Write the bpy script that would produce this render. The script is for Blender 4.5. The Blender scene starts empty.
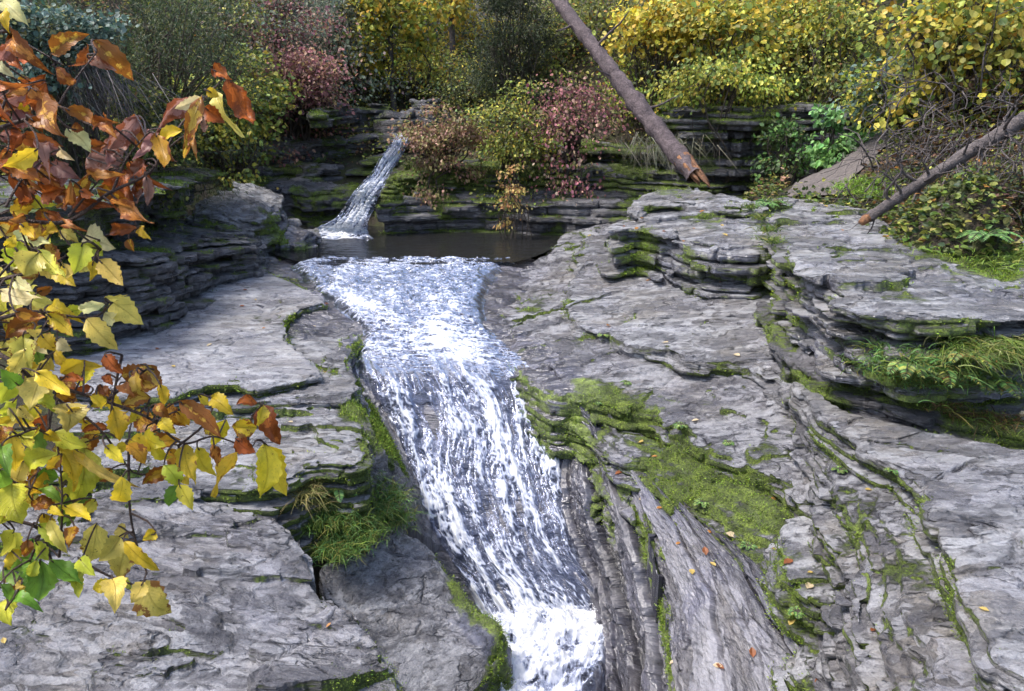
import bpy, math, random
import numpy as np
from mathutils import Vector

random.seed(7)
scene = bpy.context.scene
COL = scene.collection
PI = math.pi

# ------------------------------------------------------------------ camera model
FPX, W_PX, H_PX = 800.0, 1024.0, 691.0
PITCH = math.atan(245.5 / 800.0)
CP, SP = math.cos(PITCH), math.sin(PITCH)

def ray(px, py):
    a = (px - W_PX / 2) / FPX; b = (H_PX / 2 - py) / FPX
    return np.array([a, CP + b * SP, -SP + b * CP])

def P(px, py, z):
    """where the line of sight through a picture point meets the level z (metres, eye = 0)"""
    d = ray(px, py); t = z / d[2]
    return (d[0] * t, d[1] * t, z)

def PD(px, py, t):
    """point at depth t along the viewing axis"""
    d = ray(px, py) * t
    return (d[0], d[1], d[2])

def PY(px, py, y):
    d = ray(px, py); t = y / d[1]
    return (d[0] * t, y, d[2] * t)

# ------------------------------------------------------------------ noise (vectorised)
def _h(ix, iy, seed):
    h = (ix.astype(np.int64) * 374761393 + iy.astype(np.int64) * 668265263 + seed * 974711) & 0xFFFFFFFF
    h = ((h ^ (h >> 13)) * 1274126177) & 0xFFFFFFFF
    h = ((h ^ (h >> 16)) * 2246822519) & 0xFFFFFFFF
    return ((h ^ (h >> 13)) & 0xFFFFFF) / float(0xFFFFFF)

def n2(x, y, seed=0):
    ix = np.floor(x); iy = np.floor(y); fx = x - ix; fy = y - iy
    ux = fx * fx * fx * (fx * (fx * 6 - 15) + 10); uy = fy * fy * fy * (fy * (fy * 6 - 15) + 10)
    def g(dx, dy):
        a = _h(ix + dx, iy + dy, seed) * 2 * PI
        return np.cos(a) * (fx - dx) + np.sin(a) * (fy - dy)
    a = g(0, 0); b = g(1, 0); c = g(0, 1); d = g(1, 1)
    return 1.5 * ((a * (1 - ux) + b * ux) * (1 - uy) + (c * (1 - ux) + d * ux) * uy)

def fbm(x, y, seed=0, octv=3, gain=.5):
    s = 0; a = 1.; f = 1.
    for i in range(octv):
        s = s + a * n2(x * f, y * f, seed + i * 31); a *= gain; f *= 2.03
    return s

def worley(x, y, seed=0):
    ix = np.floor(x); iy = np.floor(y)
    f1 = np.full(x.shape, 9.); f2 = np.full(x.shape, 9.); idv = np.zeros(x.shape)
    for dx in (-1, 0, 1):
        for dy in (-1, 0, 1):
            cx = ix + dx; cy = iy + dy
            px = cx + .15 + .7 * _h(cx, cy, seed); py = cy + .15 + .7 * _h(cx, cy, seed + 5)
            d = np.hypot(px - x, py - y); cid = _h(cx, cy, seed + 9)
            closer = d < f1
            f2 = np.where(closer, f1, np.minimum(f2, d))
            idv = np.where(closer, cid, idv); f1 = np.where(closer, d, f1)
    return f1, f2, idv

def sstep(a, b, x):
    t = np.clip((x - a) / (b - a), 0, 1); return t * t * (3 - 2 * t)

def poly_sd(x, y, poly):
    """signed distance to a closed polygon, negative inside"""
    d2 = np.full(x.shape, 1e9); inside = np.zeros(x.shape, bool)
    n = len(poly)
    for i in range(n):
        ax, ay = poly[i]; bx, by = poly[(i + 1) % n]
        ex, ey = bx - ax, by - ay; L = ex * ex + ey * ey + 1e-12
        t = np.clip(((x - ax) * ex + (y - ay) * ey) / L, 0, 1)
        d2 = np.minimum(d2, (x - ax - t * ex) ** 2 + (y - ay - t * ey) ** 2)
        c = ((ay > y) != (by > y)) & (x < ex * (y - ay) / (ey if abs(ey) > 1e-9 else 1e-9) + ax)
        inside ^= c
    return np.where(inside, -1, 1) * np.sqrt(d2)

def chaikin(poly, it=1, q=.2):
    for _ in range(it):
        out = []
        for i in range(len(poly)):
            a = np.array(poly[i]); b = np.array(poly[(i + 1) % len(poly)])
            out += [tuple(a * (1 - q) + b * q), tuple(a * q + b * (1 - q))]
        poly = out
    return poly

# ------------------------------------------------------------------ mesh helpers
def link(name, me, mat=None, parent=None):
    o = bpy.data.objects.new(name, me); COL.objects.link(o)
    if mat is not None: me.materials.append(mat)
    if parent is not None: o.parent = parent
    return o

def tag(o, label=None, cat=None, group=None, kind=None):
    if label: o['label'] = label
    if cat: o['category'] = cat
    if group: o['group'] = group
    if kind: o['kind'] = kind
    return o

def empty(name, loc, label, cat, group=None):
    o = bpy.data.objects.new(name, None); COL.objects.link(o); o.location = loc
    o.empty_display_size = .1
    return tag(o, label, cat, group)

def mesh_np(name, verts, faces, k, smooth=True, sharp=0):
    """faces: (n,k) int array"""
    me = bpy.data.meshes.new(name)
    verts = np.asarray(verts, np.float32); faces = np.asarray(faces, np.int32)
    me.vertices.add(len(verts)); me.vertices.foreach_set('co', verts.ravel())
    me.loops.add(faces.size); me.loops.foreach_set('vertex_index', faces.ravel())
    me.polygons.add(len(faces))
    me.polygons.foreach_set('loop_start', np.arange(0, faces.size, k, dtype=np.int32))
    me.polygons.foreach_set('use_smooth', np.full(len(faces), smooth, bool))
    me.update(calc_edges=True); me.validate()
    if sharp: me.set_sharp_from_angle(angle=math.radians(sharp))
    return me

def set_attr(me, name, data):
    data = np.asarray(data, np.float32)
    if data.ndim == 1:
        a = me.attributes.new(name, 'FLOAT', 'POINT'); a.data.foreach_set('value', data)
    else:
        if data.shape[1] == 3: data = np.concatenate([data, np.ones((len(data), 1), np.float32)], 1)
        a = me.attributes.new(name, 'FLOAT_COLOR', 'POINT'); a.data.foreach_set('color', data.ravel())

def vnormals(me):
    n = np.zeros(len(me.vertices) * 3, np.float32)
    me.vertex_normals.foreach_get('vector', n)
    return n.reshape(-1, 3)

def surface_nets(F):
    """naive surface nets: F<0 inside.  vertices in grid coordinates, quads"""
    S = F < 0
    nx, ny, nz = F.shape
    cnt = np.zeros((nx - 1, ny - 1, nz - 1), np.int8)
    for a in (0, 1):
        for b in (0, 1):
            for c in (0, 1):
                cnt += S[a:nx - 1 + a, b:ny - 1 + b, c:nz - 1 + c]
    act = (cnt > 0) & (cnt < 8)
    ci = np.argwhere(act)
    vid = np.full(act.shape, -1, np.int32); vid[act] = np.arange(len(ci))
    acc = np.zeros((len(ci), 3)); num = np.zeros(len(ci))
    corners = [(a, b, c) for a in (0, 1) for b in (0, 1) for c in (0, 1)]
    vals = {q: F[ci[:, 0] + q[0], ci[:, 1] + q[1], ci[:, 2] + q[2]].astype(np.float64) for q in corners}
    for q in corners:
        for ax in range(3):
            if q[ax] == 0:
                r = list(q); r[ax] = 1; r = tuple(r)
                va, vb = vals[q], vals[r]
                m = (va < 0) != (vb < 0)
                t = np.where(m, va / np.where(m, va - vb, 1), 0)
                p = np.tile(np.array(q, float), (len(ci), 1)); p[:, ax] += t
                acc += p * m[:, None]; num += m
    V = ci + acc / num[:, None]
    quads = []
    for ax in range(3):
        o1, o2 = [a for a in range(3) if a != ax]
        sl0 = [slice(1, -1)] * 3; sl1 = [slice(1, -1)] * 3
        sl0[ax] = slice(0, -1); sl1[ax] = slice(1, None)
        A = S[tuple(sl0)]; B = S[tuple(sl1)]
        e = np.argwhere(A != B)
        if not len(e): continue
        inside_first = A[e[:, 0], e[:, 1], e[:, 2]]
        base = e.copy(); base[:, o1] += 1; base[:, o2] += 1
        def cell(d1, d2):
            q = base.copy(); q[:, o1] -= d1; q[:, o2] -= d2
            return vid[q[:, 0], q[:, 1], q[:, 2]]
        q = np.stack([cell(1, 1), cell(0, 1), cell(0, 0), cell(1, 0)], 1)
        flip = ~inside_first if ax != 1 else inside_first
        q[flip] = q[flip][:, ::-1]
        quads.append(q)
    Q = np.concatenate(quads)
    return V, Q[(Q >= 0).all(1)]

# ------------------------------------------------------------------ node helpers
class NT:
    def __init__(s, name):
        s.m = bpy.data.materials.new(name); s.m.use_nodes = True
        s.t = s.m.node_tree; s.t.nodes.clear()
        s.out = s.n('ShaderNodeOutputMaterial')
    def n(s, typ, **kw):
        nd = s.t.nodes.new(typ)
        for k, v in kw.items():
            if k == 'inp':
                for a, b in v.items():
                    if isinstance(b, bpy.types.NodeSocket): s.t.links.new(b, nd.inputs[a])
                    else: nd.inputs[a].default_value = b
            else: setattr(nd, k, v)
        return nd
    def l(s, a, b): s.t.links.new(a, b)
    def attr(s, name): return s.n('ShaderNodeAttribute', attribute_name=name)
    def math(s, op, a, b=0., c=None, clamp=False):
        i = {0: a, 1: b}
        if c is not None: i[2] = c
        return s.n('ShaderNodeMath', operation=op, use_clamp=clamp, inp=i).outputs[0]
    def mix(s, f, a, b, mode='MIX'):
        nd = s.n('ShaderNodeMix', data_type='RGBA', blend_type=mode, clamp_factor=True)
        for idx, v in ((0, f), (6, a), (7, b)):
            if isinstance(v, bpy.types.NodeSocket): s.l(v, nd.inputs[idx])
            else: nd.inputs[idx].default_value = (v if idx == 0 else (*v, 1) if len(v) == 3 else v)
        return nd.outputs[2]
    def ramp(s, f, stops):
        nd = s.n('ShaderNodeValToRGB', inp={0: f}); cr = nd.color_ramp
        while len(cr.elements) > 1: cr.elements.remove(cr.elements[-1])
        cr.elements[0].position = stops[0][0]
        for i, (p, c) in enumerate(stops):
            e = cr.elements[0] if i == 0 else cr.elements.new(p)
            c = (c, c, c) if not hasattr(c, '__len__') else c
            e.color = (*c, 1)
        return nd.outputs[0]
    def noise(s, vec, scale, detail=4., rough=.55, dist=0.):
        return s.n('ShaderNodeTexNoise', inp={'Vector': vec, 'Scale': scale, 'Detail': detail, 'Roughness': rough, 'Distortion': dist}).outputs[0]
    def mapping(s, vec, scale=(1, 1, 1), rot=(0, 0, 0), loc=(0, 0, 0)):
        return s.n('ShaderNodeMapping', inp={0: vec, 1: loc, 2: rot, 3: scale}).outputs[0]
    def obj(s): return s.n('ShaderNodeTexCoord').outputs['Object']

def m_rock(name, light, mid, dark, rough=.5, tan=(.25, .215, .165), contrast=1.0, bed=1.0, sheet=False):
    k = NT(name); v = k.attr('bedco').outputs['Vector'] if sheet else k.obj()
    warp = k.n('ShaderNodeTexNoise', inp={'Vector': v, 'Scale': 2.2, 'Detail': 3.})
    vw = k.n('ShaderNodeVectorMath', operation='MULTIPLY_ADD', inp={0: warp.outputs[1], 1: (.10, .10, .03), 2: v}).outputs[0]
    big = k.noise(v, 1.1, 4., .6)
    patch = k.noise(k.mapping(vw, (2.2, 5.5, 14)), 1.0, 6., .62)          # flaky weathered patches, drawn out along the beds
    fine = k.noise(k.mapping(vw, (7, 17, 55)), 1.0, 7., .70)
    grain = k.noise(v, 85., 4., .7)
    lam = k.noise(k.mapping(vw, (.9, .9, 38)), 1.0, 5., .6)                    # lamination: thin beds
    col = k.mix(k.ramp(patch, [(.38, 0), (.58, 1)]), mid, light)
    col = k.mix(k.math('MULTIPLY', k.ramp(big, [(.44, 0), (.62, 1)]), .60), col, tan)
    dk = k.math('MAXIMUM', k.ramp(fine, [(.35, 1), (.50, 0)]), k.ramp(k.noise(k.mapping(vw, (1.0, 2.6, 5)), 1.0, 5., .65, .4), [(.37, .85), (.52, 0)]))
    col = k.mix(k.math('MULTIPLY', dk, .80 * contrast, clamp=True), col, dark)
    geo = k.n('ShaderNodeNewGeometry')
    nz = k.n('ShaderNodeSeparateXYZ', inp={0: geo.outputs['True Normal']}).outputs[2]
    side = k.ramp(nz, [(.35, 1), (.8, 0)])
    lamd = k.math('MULTIPLY', k.ramp(lam, [(.36, 1), (.55, 0)]), k.math('MULTIPLY_ADD', side, .75 * bed, .12))
    col = k.mix(lamd, col, dark)
    lamb = k.math('MULTIPLY', k.ramp(lam, [(.56, 0), (.7, 1)]), k.math('MULTIPLY', side, .35))
    col = k.mix(lamb, col, light)
    # broken plates at three sizes: each has its own height, tilt and tone
    jit = k.n('ShaderNodeTexNoise', inp={'Vector': v, 'Scale': 11., 'Detail': 3., 'Roughness': .65})
    vj = k.n('ShaderNodeVectorMath', operation='MULTIPLY_ADD', inp={0: jit.outputs[1], 1: (.07, .05, .02), 2: vw}).outputs[0]
    def cells(scale, rot, tilt):
        mv = k.mapping(vj, scale, (0, 0, rot))
        vo = k.n('ShaderNodeTexVoronoi', feature='F1', inp={'Vector': mv, 'Scale': 1., 'Randomness': .95})
        loc = k.n('ShaderNodeVectorMath', operation='SUBTRACT', inp={0: mv, 1: vo.outputs['Position']}).outputs[0]
        rnd = k.n('ShaderNodeVectorMath', operation='SUBTRACT', inp={0: vo.outputs['Color'], 1: (.5, .5, .5)}).outputs[0]
        tl = k.n('ShaderNodeVectorMath', operation='DOT_PRODUCT', inp={0: loc, 1: rnd}).outputs['Value']
        hv = k.n('ShaderNodeSeparateColor', inp={0: vo.outputs['Color']}).outputs[0]
        return hv, k.math('MULTIPLY_ADD', tl, tilt, hv)
    c1, h1 = cells((1.2, 3.4, 9), .15, .9)
    c2, h2 = cells((3.4, 10.5, 24), -.1, 1.3)
    c3, h3 = cells((11, 24, 60), .25, 1.6)
    brk = k.ramp(k.noise(v, 2.3, 3., .6), [(.40, .15), (.58, 1)])
    tone = k.math('ADD', k.math('MULTIPLY', c1, .35), k.math('ADD', k.math('MULTIPLY', c2, .40), k.math('MULTIPLY', c3, .25)))
    col = k.mix(k.ramp(tone, [(.30, .75), (.5, 0)]), col, mid)
    col = k.mix(k.ramp(tone, [(.52, 0), (.72, .65)]), col, light)
    e1 = k.n('ShaderNodeTexVoronoi', feature='DISTANCE_TO_EDGE', inp={'Vector': k.mapping(vj, (1.2, 3.4, 9), (0, 0, .15)), 'Scale': 1., 'Randomness': .95}).outputs[0]
    e2 = k.n('ShaderNodeTexVoronoi', feature='DISTANCE_TO_EDGE', inp={'Vector': k.mapping(vj, (3.4, 10.5, 24), (0, 0, -.1)), 'Scale': 1., 'Randomness': .95}).outputs[0]
    m1 = k.ramp(k.noise(v, 3.1, 3., .6), [(.52, 0), (.60, 1)]); m2 = k.ramp(k.noise(v, 6.3, 4., .7), [(.53, 0), (.64, 1)])
    cr = k.math('MAXIMUM', k.math('MULTIPLY', k.ramp(e1, [(.0, 1), (.035, 0)]), m1), k.math('MULTIPLY', k.ramp(e2, [(.0, 1), (.075, 0)]), m2))
    col = k.mix(k.math('MULTIPLY', cr, .7), col, dark)
    col = k.mix(k.ramp(grain, [(.35, .35), (.6, 0)]), col, dark)
    # lichen specks
    li = k.noise(v, 23., 3., .6)
    col = k.mix(k.ramp(li, [(.66, 0), (.72, .5)]), col, (.42, .43, .42))
    tn = k.attr('tone').outputs['Fac']
    col = k.mix(k.math('MULTIPLY', tn, .8, clamp=True), col, light)
    col = k.mix(k.math('MULTIPLY', tn, -.9, clamp=True), col, dark)
    wet = k.attr('wet').outputs['Fac']
    wn = k.math('MULTIPLY_ADD', patch, .6, k.math('SUBTRACT', wet, .3), clamp=True)
    wn = k.math('MULTIPLY', wn, wet, clamp=True)
    damp = k.ramp(k.noise(v, 1.7, 5., .62), [(.46, 0), (.60, .55)])
    wn = k.math('MAXIMUM', wn, damp)
    wcol = k.mix(1., col, (.34, .34, .41), 'MULTIPLY')
    col = k.mix(wn, col, wcol)
    moss = k.attr('moss').outputs['Fac']
    mn = k.noise(v, 9., 5., .65)
    mfine = k.noise(v, 70., 3., .7)
    mcol = k.ramp(mn, [(.3, (.032, .048, .010)), (.5, (.115, .165, .022)), (.7, (.26, .35, .045))])
    mcol = k.mix(k.ramp(mfine, [(.4, .7), (.62, 0)]), mcol, (.02, .022, .008))
    mm = k.ramp(k.math('ADD', moss, k.math('MULTIPLY_ADD', fine, .9, -.46)), [(.44, 0), (.58, 1)])
    col = k.mix(mm, col, mcol)
    r = k.math('MULTIPLY_ADD', wn, -(rough - .14), rough)
    r = k.math('MAXIMUM', r, k.math('MULTIPLY', mm, .85))
    r = k.math('MULTIPLY_ADD', fine, .25, k.math('ADD', r, -.12))
    h = k.math('MULTIPLY_ADD', h1, .55, k.math('MULTIPLY', k.math('MULTIPLY', h2, brk), .42))
    h = k.math('ADD', h, k.math('MULTIPLY', h3, .20))
    h = k.math('ADD', h, k.math('MULTIPLY', fine, .55))
    h = k.math('ADD', h, k.math('MULTIPLY', patch, .35))
    h = k.math('ADD', h, k.math('MULTIPLY', lam, k.math('MULTIPLY_ADD', side, .7, .05)))
    h = k.math('ADD', h, k.math('MULTIPLY', grain, .12))
    h = k.math('SUBTRACT', h, k.math('MULTIPLY', cr, .35))
    h = k.math('MULTIPLY', h, k.math('MULTIPLY_ADD', mm, -.7, 1.))
    h = k.math('ADD', h, k.math('MULTIPLY', k.math('MULTIPLY', mfine, mm), .5))
    bump = k.n('ShaderNodeBump', inp={'Strength': k.math('MULTIPLY_ADD', wn, -.55, 1.), 'Distance': .085, 'Height': h})
    b = k.n('ShaderNodeBsdfPrincipled', inp={'Base Color': col, 'Roughness': r, 'Normal': bump.outputs[0], 'Specular IOR Level': k.math('MULTIPLY_ADD', wn, .5, .5)})
    k.l(b.outputs[0], k.out.inputs[0])
    return k.m

def m_leaf(name, rough=.5, trans=.35, veins=False, gloss=.35):
    k = NT(name)
    c = k.attr('col').outputs['Color']
    v = k.obj()
    n = k.noise(v, 30. if not veins else 60., 3.)
    c = k.mix(k.ramp(n, [(.3, .55), (.6, 0)]), c, k.mix(1., c, (.5, .5, .45), 'MULTIPLY'))
    nrm = None
    if veins:
        uv = k.attr('leafuv').outputs['Vector']
        sp = k.n('ShaderNodeSeparateXYZ', inp={0: uv})
        u, w, age = sp.outputs[0], sp.outputs[1], sp.outputs[2]
        au = k.math('ABSOLUTE', u)
        # side veins run forward from the midrib
        ph = k.math('SUBTRACT', k.math('MULTIPLY', w, 11.), k.math('MULTIPLY', au, 4.))
        sw = k.math('ABSOLUTE', k.math('SUBTRACT', k.math('FRACT', ph), .5))
        vein = k.ramp(sw, [(.0, 1), (.09, 0)])
        mid = k.ramp(au, [(.015, 1), (.06, 0)])
        vv = k.math('MAXIMUM', k.math('MULTIPLY', vein, .45), mid)
        # brown blotches spread from tip and edge with age
        bn = k.noise(v, 55., 4., .65)
        sp2 = k.noise(v, 190., 2., .6)
        bl = k.math('ADD', bn, k.math('MULTIPLY_ADD', au, .22, -.10))
        th = k.math('SUBTRACT', bl, k.math('SUBTRACT', .80, k.math('MULTIPLY', age, .42)))
        blm = k.ramp(k.math('MULTIPLY_ADD', th, 6., .5), [(.35, 0), (.7, 1)])
        c = k.mix(k.math('MULTIPLY', blm, .85), c, (.22, .055, .012))
        c = k.mix(k.ramp(sp2, [(.66, 0), (.72, .6)]), c, (.10, .03, .01))
        c = k.mix(k.math('MULTIPLY', vv, .30), c, k.mix(1., c, (.55, .45, .3), 'MULTIPLY'))
        bump = k.n('ShaderNodeBump', inp={'Strength': .8, 'Distance': .0016, 'Height': k.math('SUBTRACT', k.math('MULTIPLY', n, .3), vv)})
        nrm = bump.outputs[0]
    p = k.n('ShaderNodeBsdfPrincipled', inp={'Base Color': c, 'Roughness': rough, 'Specular IOR Level': gloss})
    t = k.n('ShaderNodeBsdfTranslucent', inp={0: c})
    if nrm is not None:
        k.l(nrm, p.inputs['Normal']); k.l(nrm, t.inputs['Normal'])
    mx = k.n('ShaderNodeMixShader', inp={0: trans})
    k.l(p.outputs[0], mx.inputs[1]); k.l(t.outputs[0], mx.inputs[2]); k.l(mx.outputs[0], k.out.inputs[0])
    return k.m

def m_bark(name, a, b, scale=14., rough=.85, moss=0.):
    k = NT(name); v = k.obj()
    n = k.noise(k.mapping(v, (1, 1, 1)), scale, 6., .7, .4)
    c = k.ramp(n, [(.3, b), (.65, a)])
    n3 = k.noise(v, scale * 5, 3., .6)
    c = k.mix(k.ramp(n3, [(.4, .6), (.6, 0)]), c, b)
    if moss:
        c = k.mix(k.ramp(k.noise(v, 3.), [(.5, 0), (.65, moss)]), c, (.06, .08, .02))
    bump = k.n('ShaderNodeBump', inp={'Strength': 1., 'Distance': .03, 'Height': k.math('ADD', n, k.math('MULTIPLY', n3, .4))})
    p = k.n('ShaderNodeBsdfPrincipled', inp={'Base Color': c, 'Roughness': rough, 'Normal': bump.outputs[0]})
    k.l(p.outputs[0], k.out.inputs[0])
    return k.m
# ------------------------------------------------------------------ materials of the rock
M_SLATE = m_rock('slate_pale', (.455, .46, .485), (.15, .15, .165), (.014, .014, .018), .33, contrast=1.1)
M_BENCH = m_rock('slate_bench', (.415, .415, .44), (.125, .123, .138), (.012, .012, .016), .32, contrast=1.15)
M_PALE = m_rock('slate_dry_pale', (.52, .525, .555), (.27, .27, .295), (.025, .025, .032), .42, contrast=.9)
M_SHALE = m_rock('shale_dark', (.27, .265, .28), (.10, .098, .108), (.016, .016, .020), .42, tan=(.15, .135, .125), contrast=1.1, bed=1.15)

M_WETFACE = m_rock('shale_wet_face', (.30, .295, .31), (.095, .094, .105), (.014, .014, .018), .40, tan=(.17, .15, .13), contrast=1.1, bed=.0, sheet=True)
M_SLABFACE = m_rock('slate_slab_face', (.44, .44, .47), (.15, .148, .165), (.016, .016, .021), .34, contrast=1.05, bed=.0, sheet=True)
ROCK_TRIS = []          # (verts, quads) of every rock, used to seat leaves and plants on it

def W(p):
    return P(*p) if len(p) == 3 else tuple(p[1:])

def plane_fit(pts):
    A = np.array([[p[0], p[1], 1] for p in pts]); b = np.array([p[2] for p in pts])
    s, *_ = np.linalg.lstsq(A, b, rcond=None)
    return s

WATER_XY = [P(x, y, z)[:2] for x, y, z in [(285, 245, -2.2), (292, 266, -2.23), (308, 283, -2.25), (338, 306, -2.3), (362, 326, -2.36), (354, 357, -2.48), (368, 396, -2.74), (398, 458, -3.2), (432, 540, -3.74), (488, 614, -4.16), (490, 691, -4.26), (604, 691, -4.26), (614, 614, -4.16), (582, 556, -3.74), (570, 470, -3.2), (562, 398, -2.74), (532, 358, -2.48), (492, 326, -2.36), (484, 303, -2.29), (506, 266, -2.23), (525, 248, -2.2)]]

def ledge(name, label, outline, thick, res=.03, seed=1, layers=(.04, .11), jag=.05, batter=.15, under=0.,
          top_step=.02, top_k=5., und=.03, mat=None, cat='rock ledge', group=None, moss=(-.3, -.1), moss_regions=(), wet=(0., 0.),
          wobble=.05, lump=0., tread=None, cut=.02, resz=None, smooth_it=1, cell=3.2, kind=None):
    pts = [W(p) for p in outline]
    pl = plane_fit(pts)
    poly = [(p[0], p[1]) for p in pts]
    poly = chaikin(poly, smooth_it) if smooth_it else poly
    pa = np.array(poly)
    resz = resz or res * .75
    m = .12 + batter * thick + jag * 1.6 + wobble
    x0, y0 = pa.min(0) - m; x1, y1 = pa.max(0) + m
    xs = np.arange(x0, x1 + res, res); ys = np.arange(y0, y1 + res, res)
    top_pad = .05 + und + lump + top_step * 2.5
    zs = np.arange(-thick, top_pad + resz, resz)
    X, Y = np.meshgrid(xs, ys, indexing='ij')
    wx = X + wobble * fbm(X * 1.7, Y * 1.7, seed, 3); wy = Y + wobble * fbm(X * 1.7 + 9, Y * 1.7, seed + 3, 3)
    d = poly_sd(wx, wy, poly)
    near = (d > -.35 - jag) & (d < m + .1)
    # top: thin plates broken along joints, drawn out across the slope
    n = fbm(X * 1.3, Y * 2.2, seed + 11, 4) * .9
    f1, f2, cid = worley(X * 1.1 + .35 * n, Y * 1.7 + .3 * n, seed + 13)
    s = (n * .45 + (cid - .5) * 1.25) * top_k * .5
    fl = np.floor(s); fr = s - fl
    plates = top_step * (fl + sstep(.88, 1.0, fr) - .5)
    f1b, f2b, _ = worley(X * .8 + .2 * n, Y * 1.25 + .25 * n, seed + 17)
    joint = sstep(.05, .0, f2b - f1b) * cut
    top = np.clip(plates, -top_step * 3, top_step * 2) - joint + und * fbm(X * .9, Y * .9, seed + 19, 2) + .007 * fbm(X * 9, Y * 16, seed + 23, 3)
    if tread:
        tw, th, tn = tread
        q = np.clip((d + tw) / tw, 0, 1.2) * tn + .55 * fbm(X * 2.0, Y * 2.0, seed + 27, 3) * (d > -tw * 1.2)
        q = np.maximum(q, 0); ql = np.floor(q); top = top - th / tn * (ql + sstep(.55, .95, q - ql) * 1.0)
    if lump: top = top + lump * fbm(X * 2.1, Y * 2.1, seed + 29, 3)
    top = top - .035 * sstep(-.06, .02, d) * (.5 + .5 * n2(X * 4, Y * 4, seed + 31))
    # beds
    rs = np.random.RandomState(seed)
    bounds = [top_pad + 1.]; z = -rs.uniform(*layers) * .6
    while z > -thick - .2:
        bounds.append(z); z -= rs.uniform(*layers)
    bounds.append(z)
    F = np.full((len(xs), len(ys), len(zs)), .1, np.float32)
    for k in range(len(bounds) - 1):
        zt, zb = bounds[k], bounds[k + 1]
        idx = np.where((zs <= zt) & (zs > zb))[0]
        if not len(idx): continue
        xn, yn = X[near], Y[near]
        sx = rs.uniform(0, 50); sc = cell * rs.uniform(.6, 1.5)
        a1, a2, ac = worley(xn * sc + .25 * n2(xn * 3, yn * 3, seed + k) + sx, yn * sc + sx, seed + 40 + k)
        off = np.zeros(X.shape)
        off[near] = jag * ((ac - .5) * 2.2 + .6 * fbm(xn * 1.1 + sx, yn * 1.1, seed + 60 + k, 2) + .25 * fbm(xn * 11, yn * 11, seed + 80 + k, 2)) - .6 * jag * sstep(.08, 0, a2 - a1)
        off += jag * rs.uniform(-.8, .5)
        zc = (min(zt, 0) + zb) / 2
        off += -batter * zc if batter >= 0 else batter * (-zc)
        if under: off -= under * sstep(0, thick, -zc)
        lt = max(min(zt, .02) - zb, 1e-3)
        crev = rs.uniform(.2, 1.) ** 2
        for i in idx:
            t = np.clip((min(zt, .02) - zs[i]) / lt, 0, 1)
            prof = .18 * jag * abs(2 * t - 1) ** 7 + crev * jag * 1.9 * sstep(.70, .95, t)
            dd = d - off + prof
            F[:, :, i] = np.maximum(dd, (zs[i] - top))
    F[0] = F[-1] = .1; F[:, 0] = F[:, -1] = .1; F[:, :, -1] = np.maximum(F[:, :, -1], .01)
    V, Q = surface_nets(F)
    vx = x0 + V[:, 0] * res; vy = y0 + V[:, 1] * res; vzp = -thick + V[:, 2] * resz
    vz = vzp + pl[0] * vx + pl[1] * vy + pl[2]
    co = np.stack([vx, vy, vz], 1)
    me = mesh_np(name, co, Q, 4, True, 32)
    nrm = vnormals(me)
    nz = nrm[:, 2]
    side = 1 - sstep(.35, .8, nz)
    mz = .5 * fbm(vx * 1.6 + seed, vy * 1.6, seed + 90, 4) + .35 * fbm(vx * 2, vz * 7, seed + 91, 3) * side
    mo = .5 + mz * .8 + moss[0] * (1 - side) + moss[1] * side
    # moss gathers on up-facing shelves of the side wall and where plates step down
    sh = ((vzp < -.03) & (nz > .45)); mo = mo + .12 * sh
    for reg, st in moss_regions:
        rp = []
        for q in reg:
            dq = ray(*q); tt = (pl[2]) / (dq[2] - pl[0] * dq[0] - pl[1] * dq[1]); rp.append((dq[0] * tt, dq[1] * tt))
        sd = poly_sd(vx + .1 * fbm(vx * 3, vy * 3, 5, 3), vy + .1 * fbm(vx * 3 + 7, vy * 3, 6, 3), rp)
        mo = mo + st * sstep(.12, -.12, sd)
    set_attr(me, 'moss', np.clip(mo, 0, 1))
    sdw = poly_sd(vx, vy, WATER_XY) + .12 * fbm(vx * 3, vy * 3, 9, 3)
    set_attr(me, 'wet', np.clip(.95 * sstep(.30, .04, sdw) + wet[0] * (1 - side) + wet[1] * side + .2 * n2(vx * 1.2, vy * 1.2, seed + 7) * (max(wet) > 0), 0, 1))
    o = link(name, me, mat or M_SLATE)
    tag(o, label, cat, group, kind)
    ROCK_TRIS.append((co, Q, mo, nrm, o))
    return o

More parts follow.
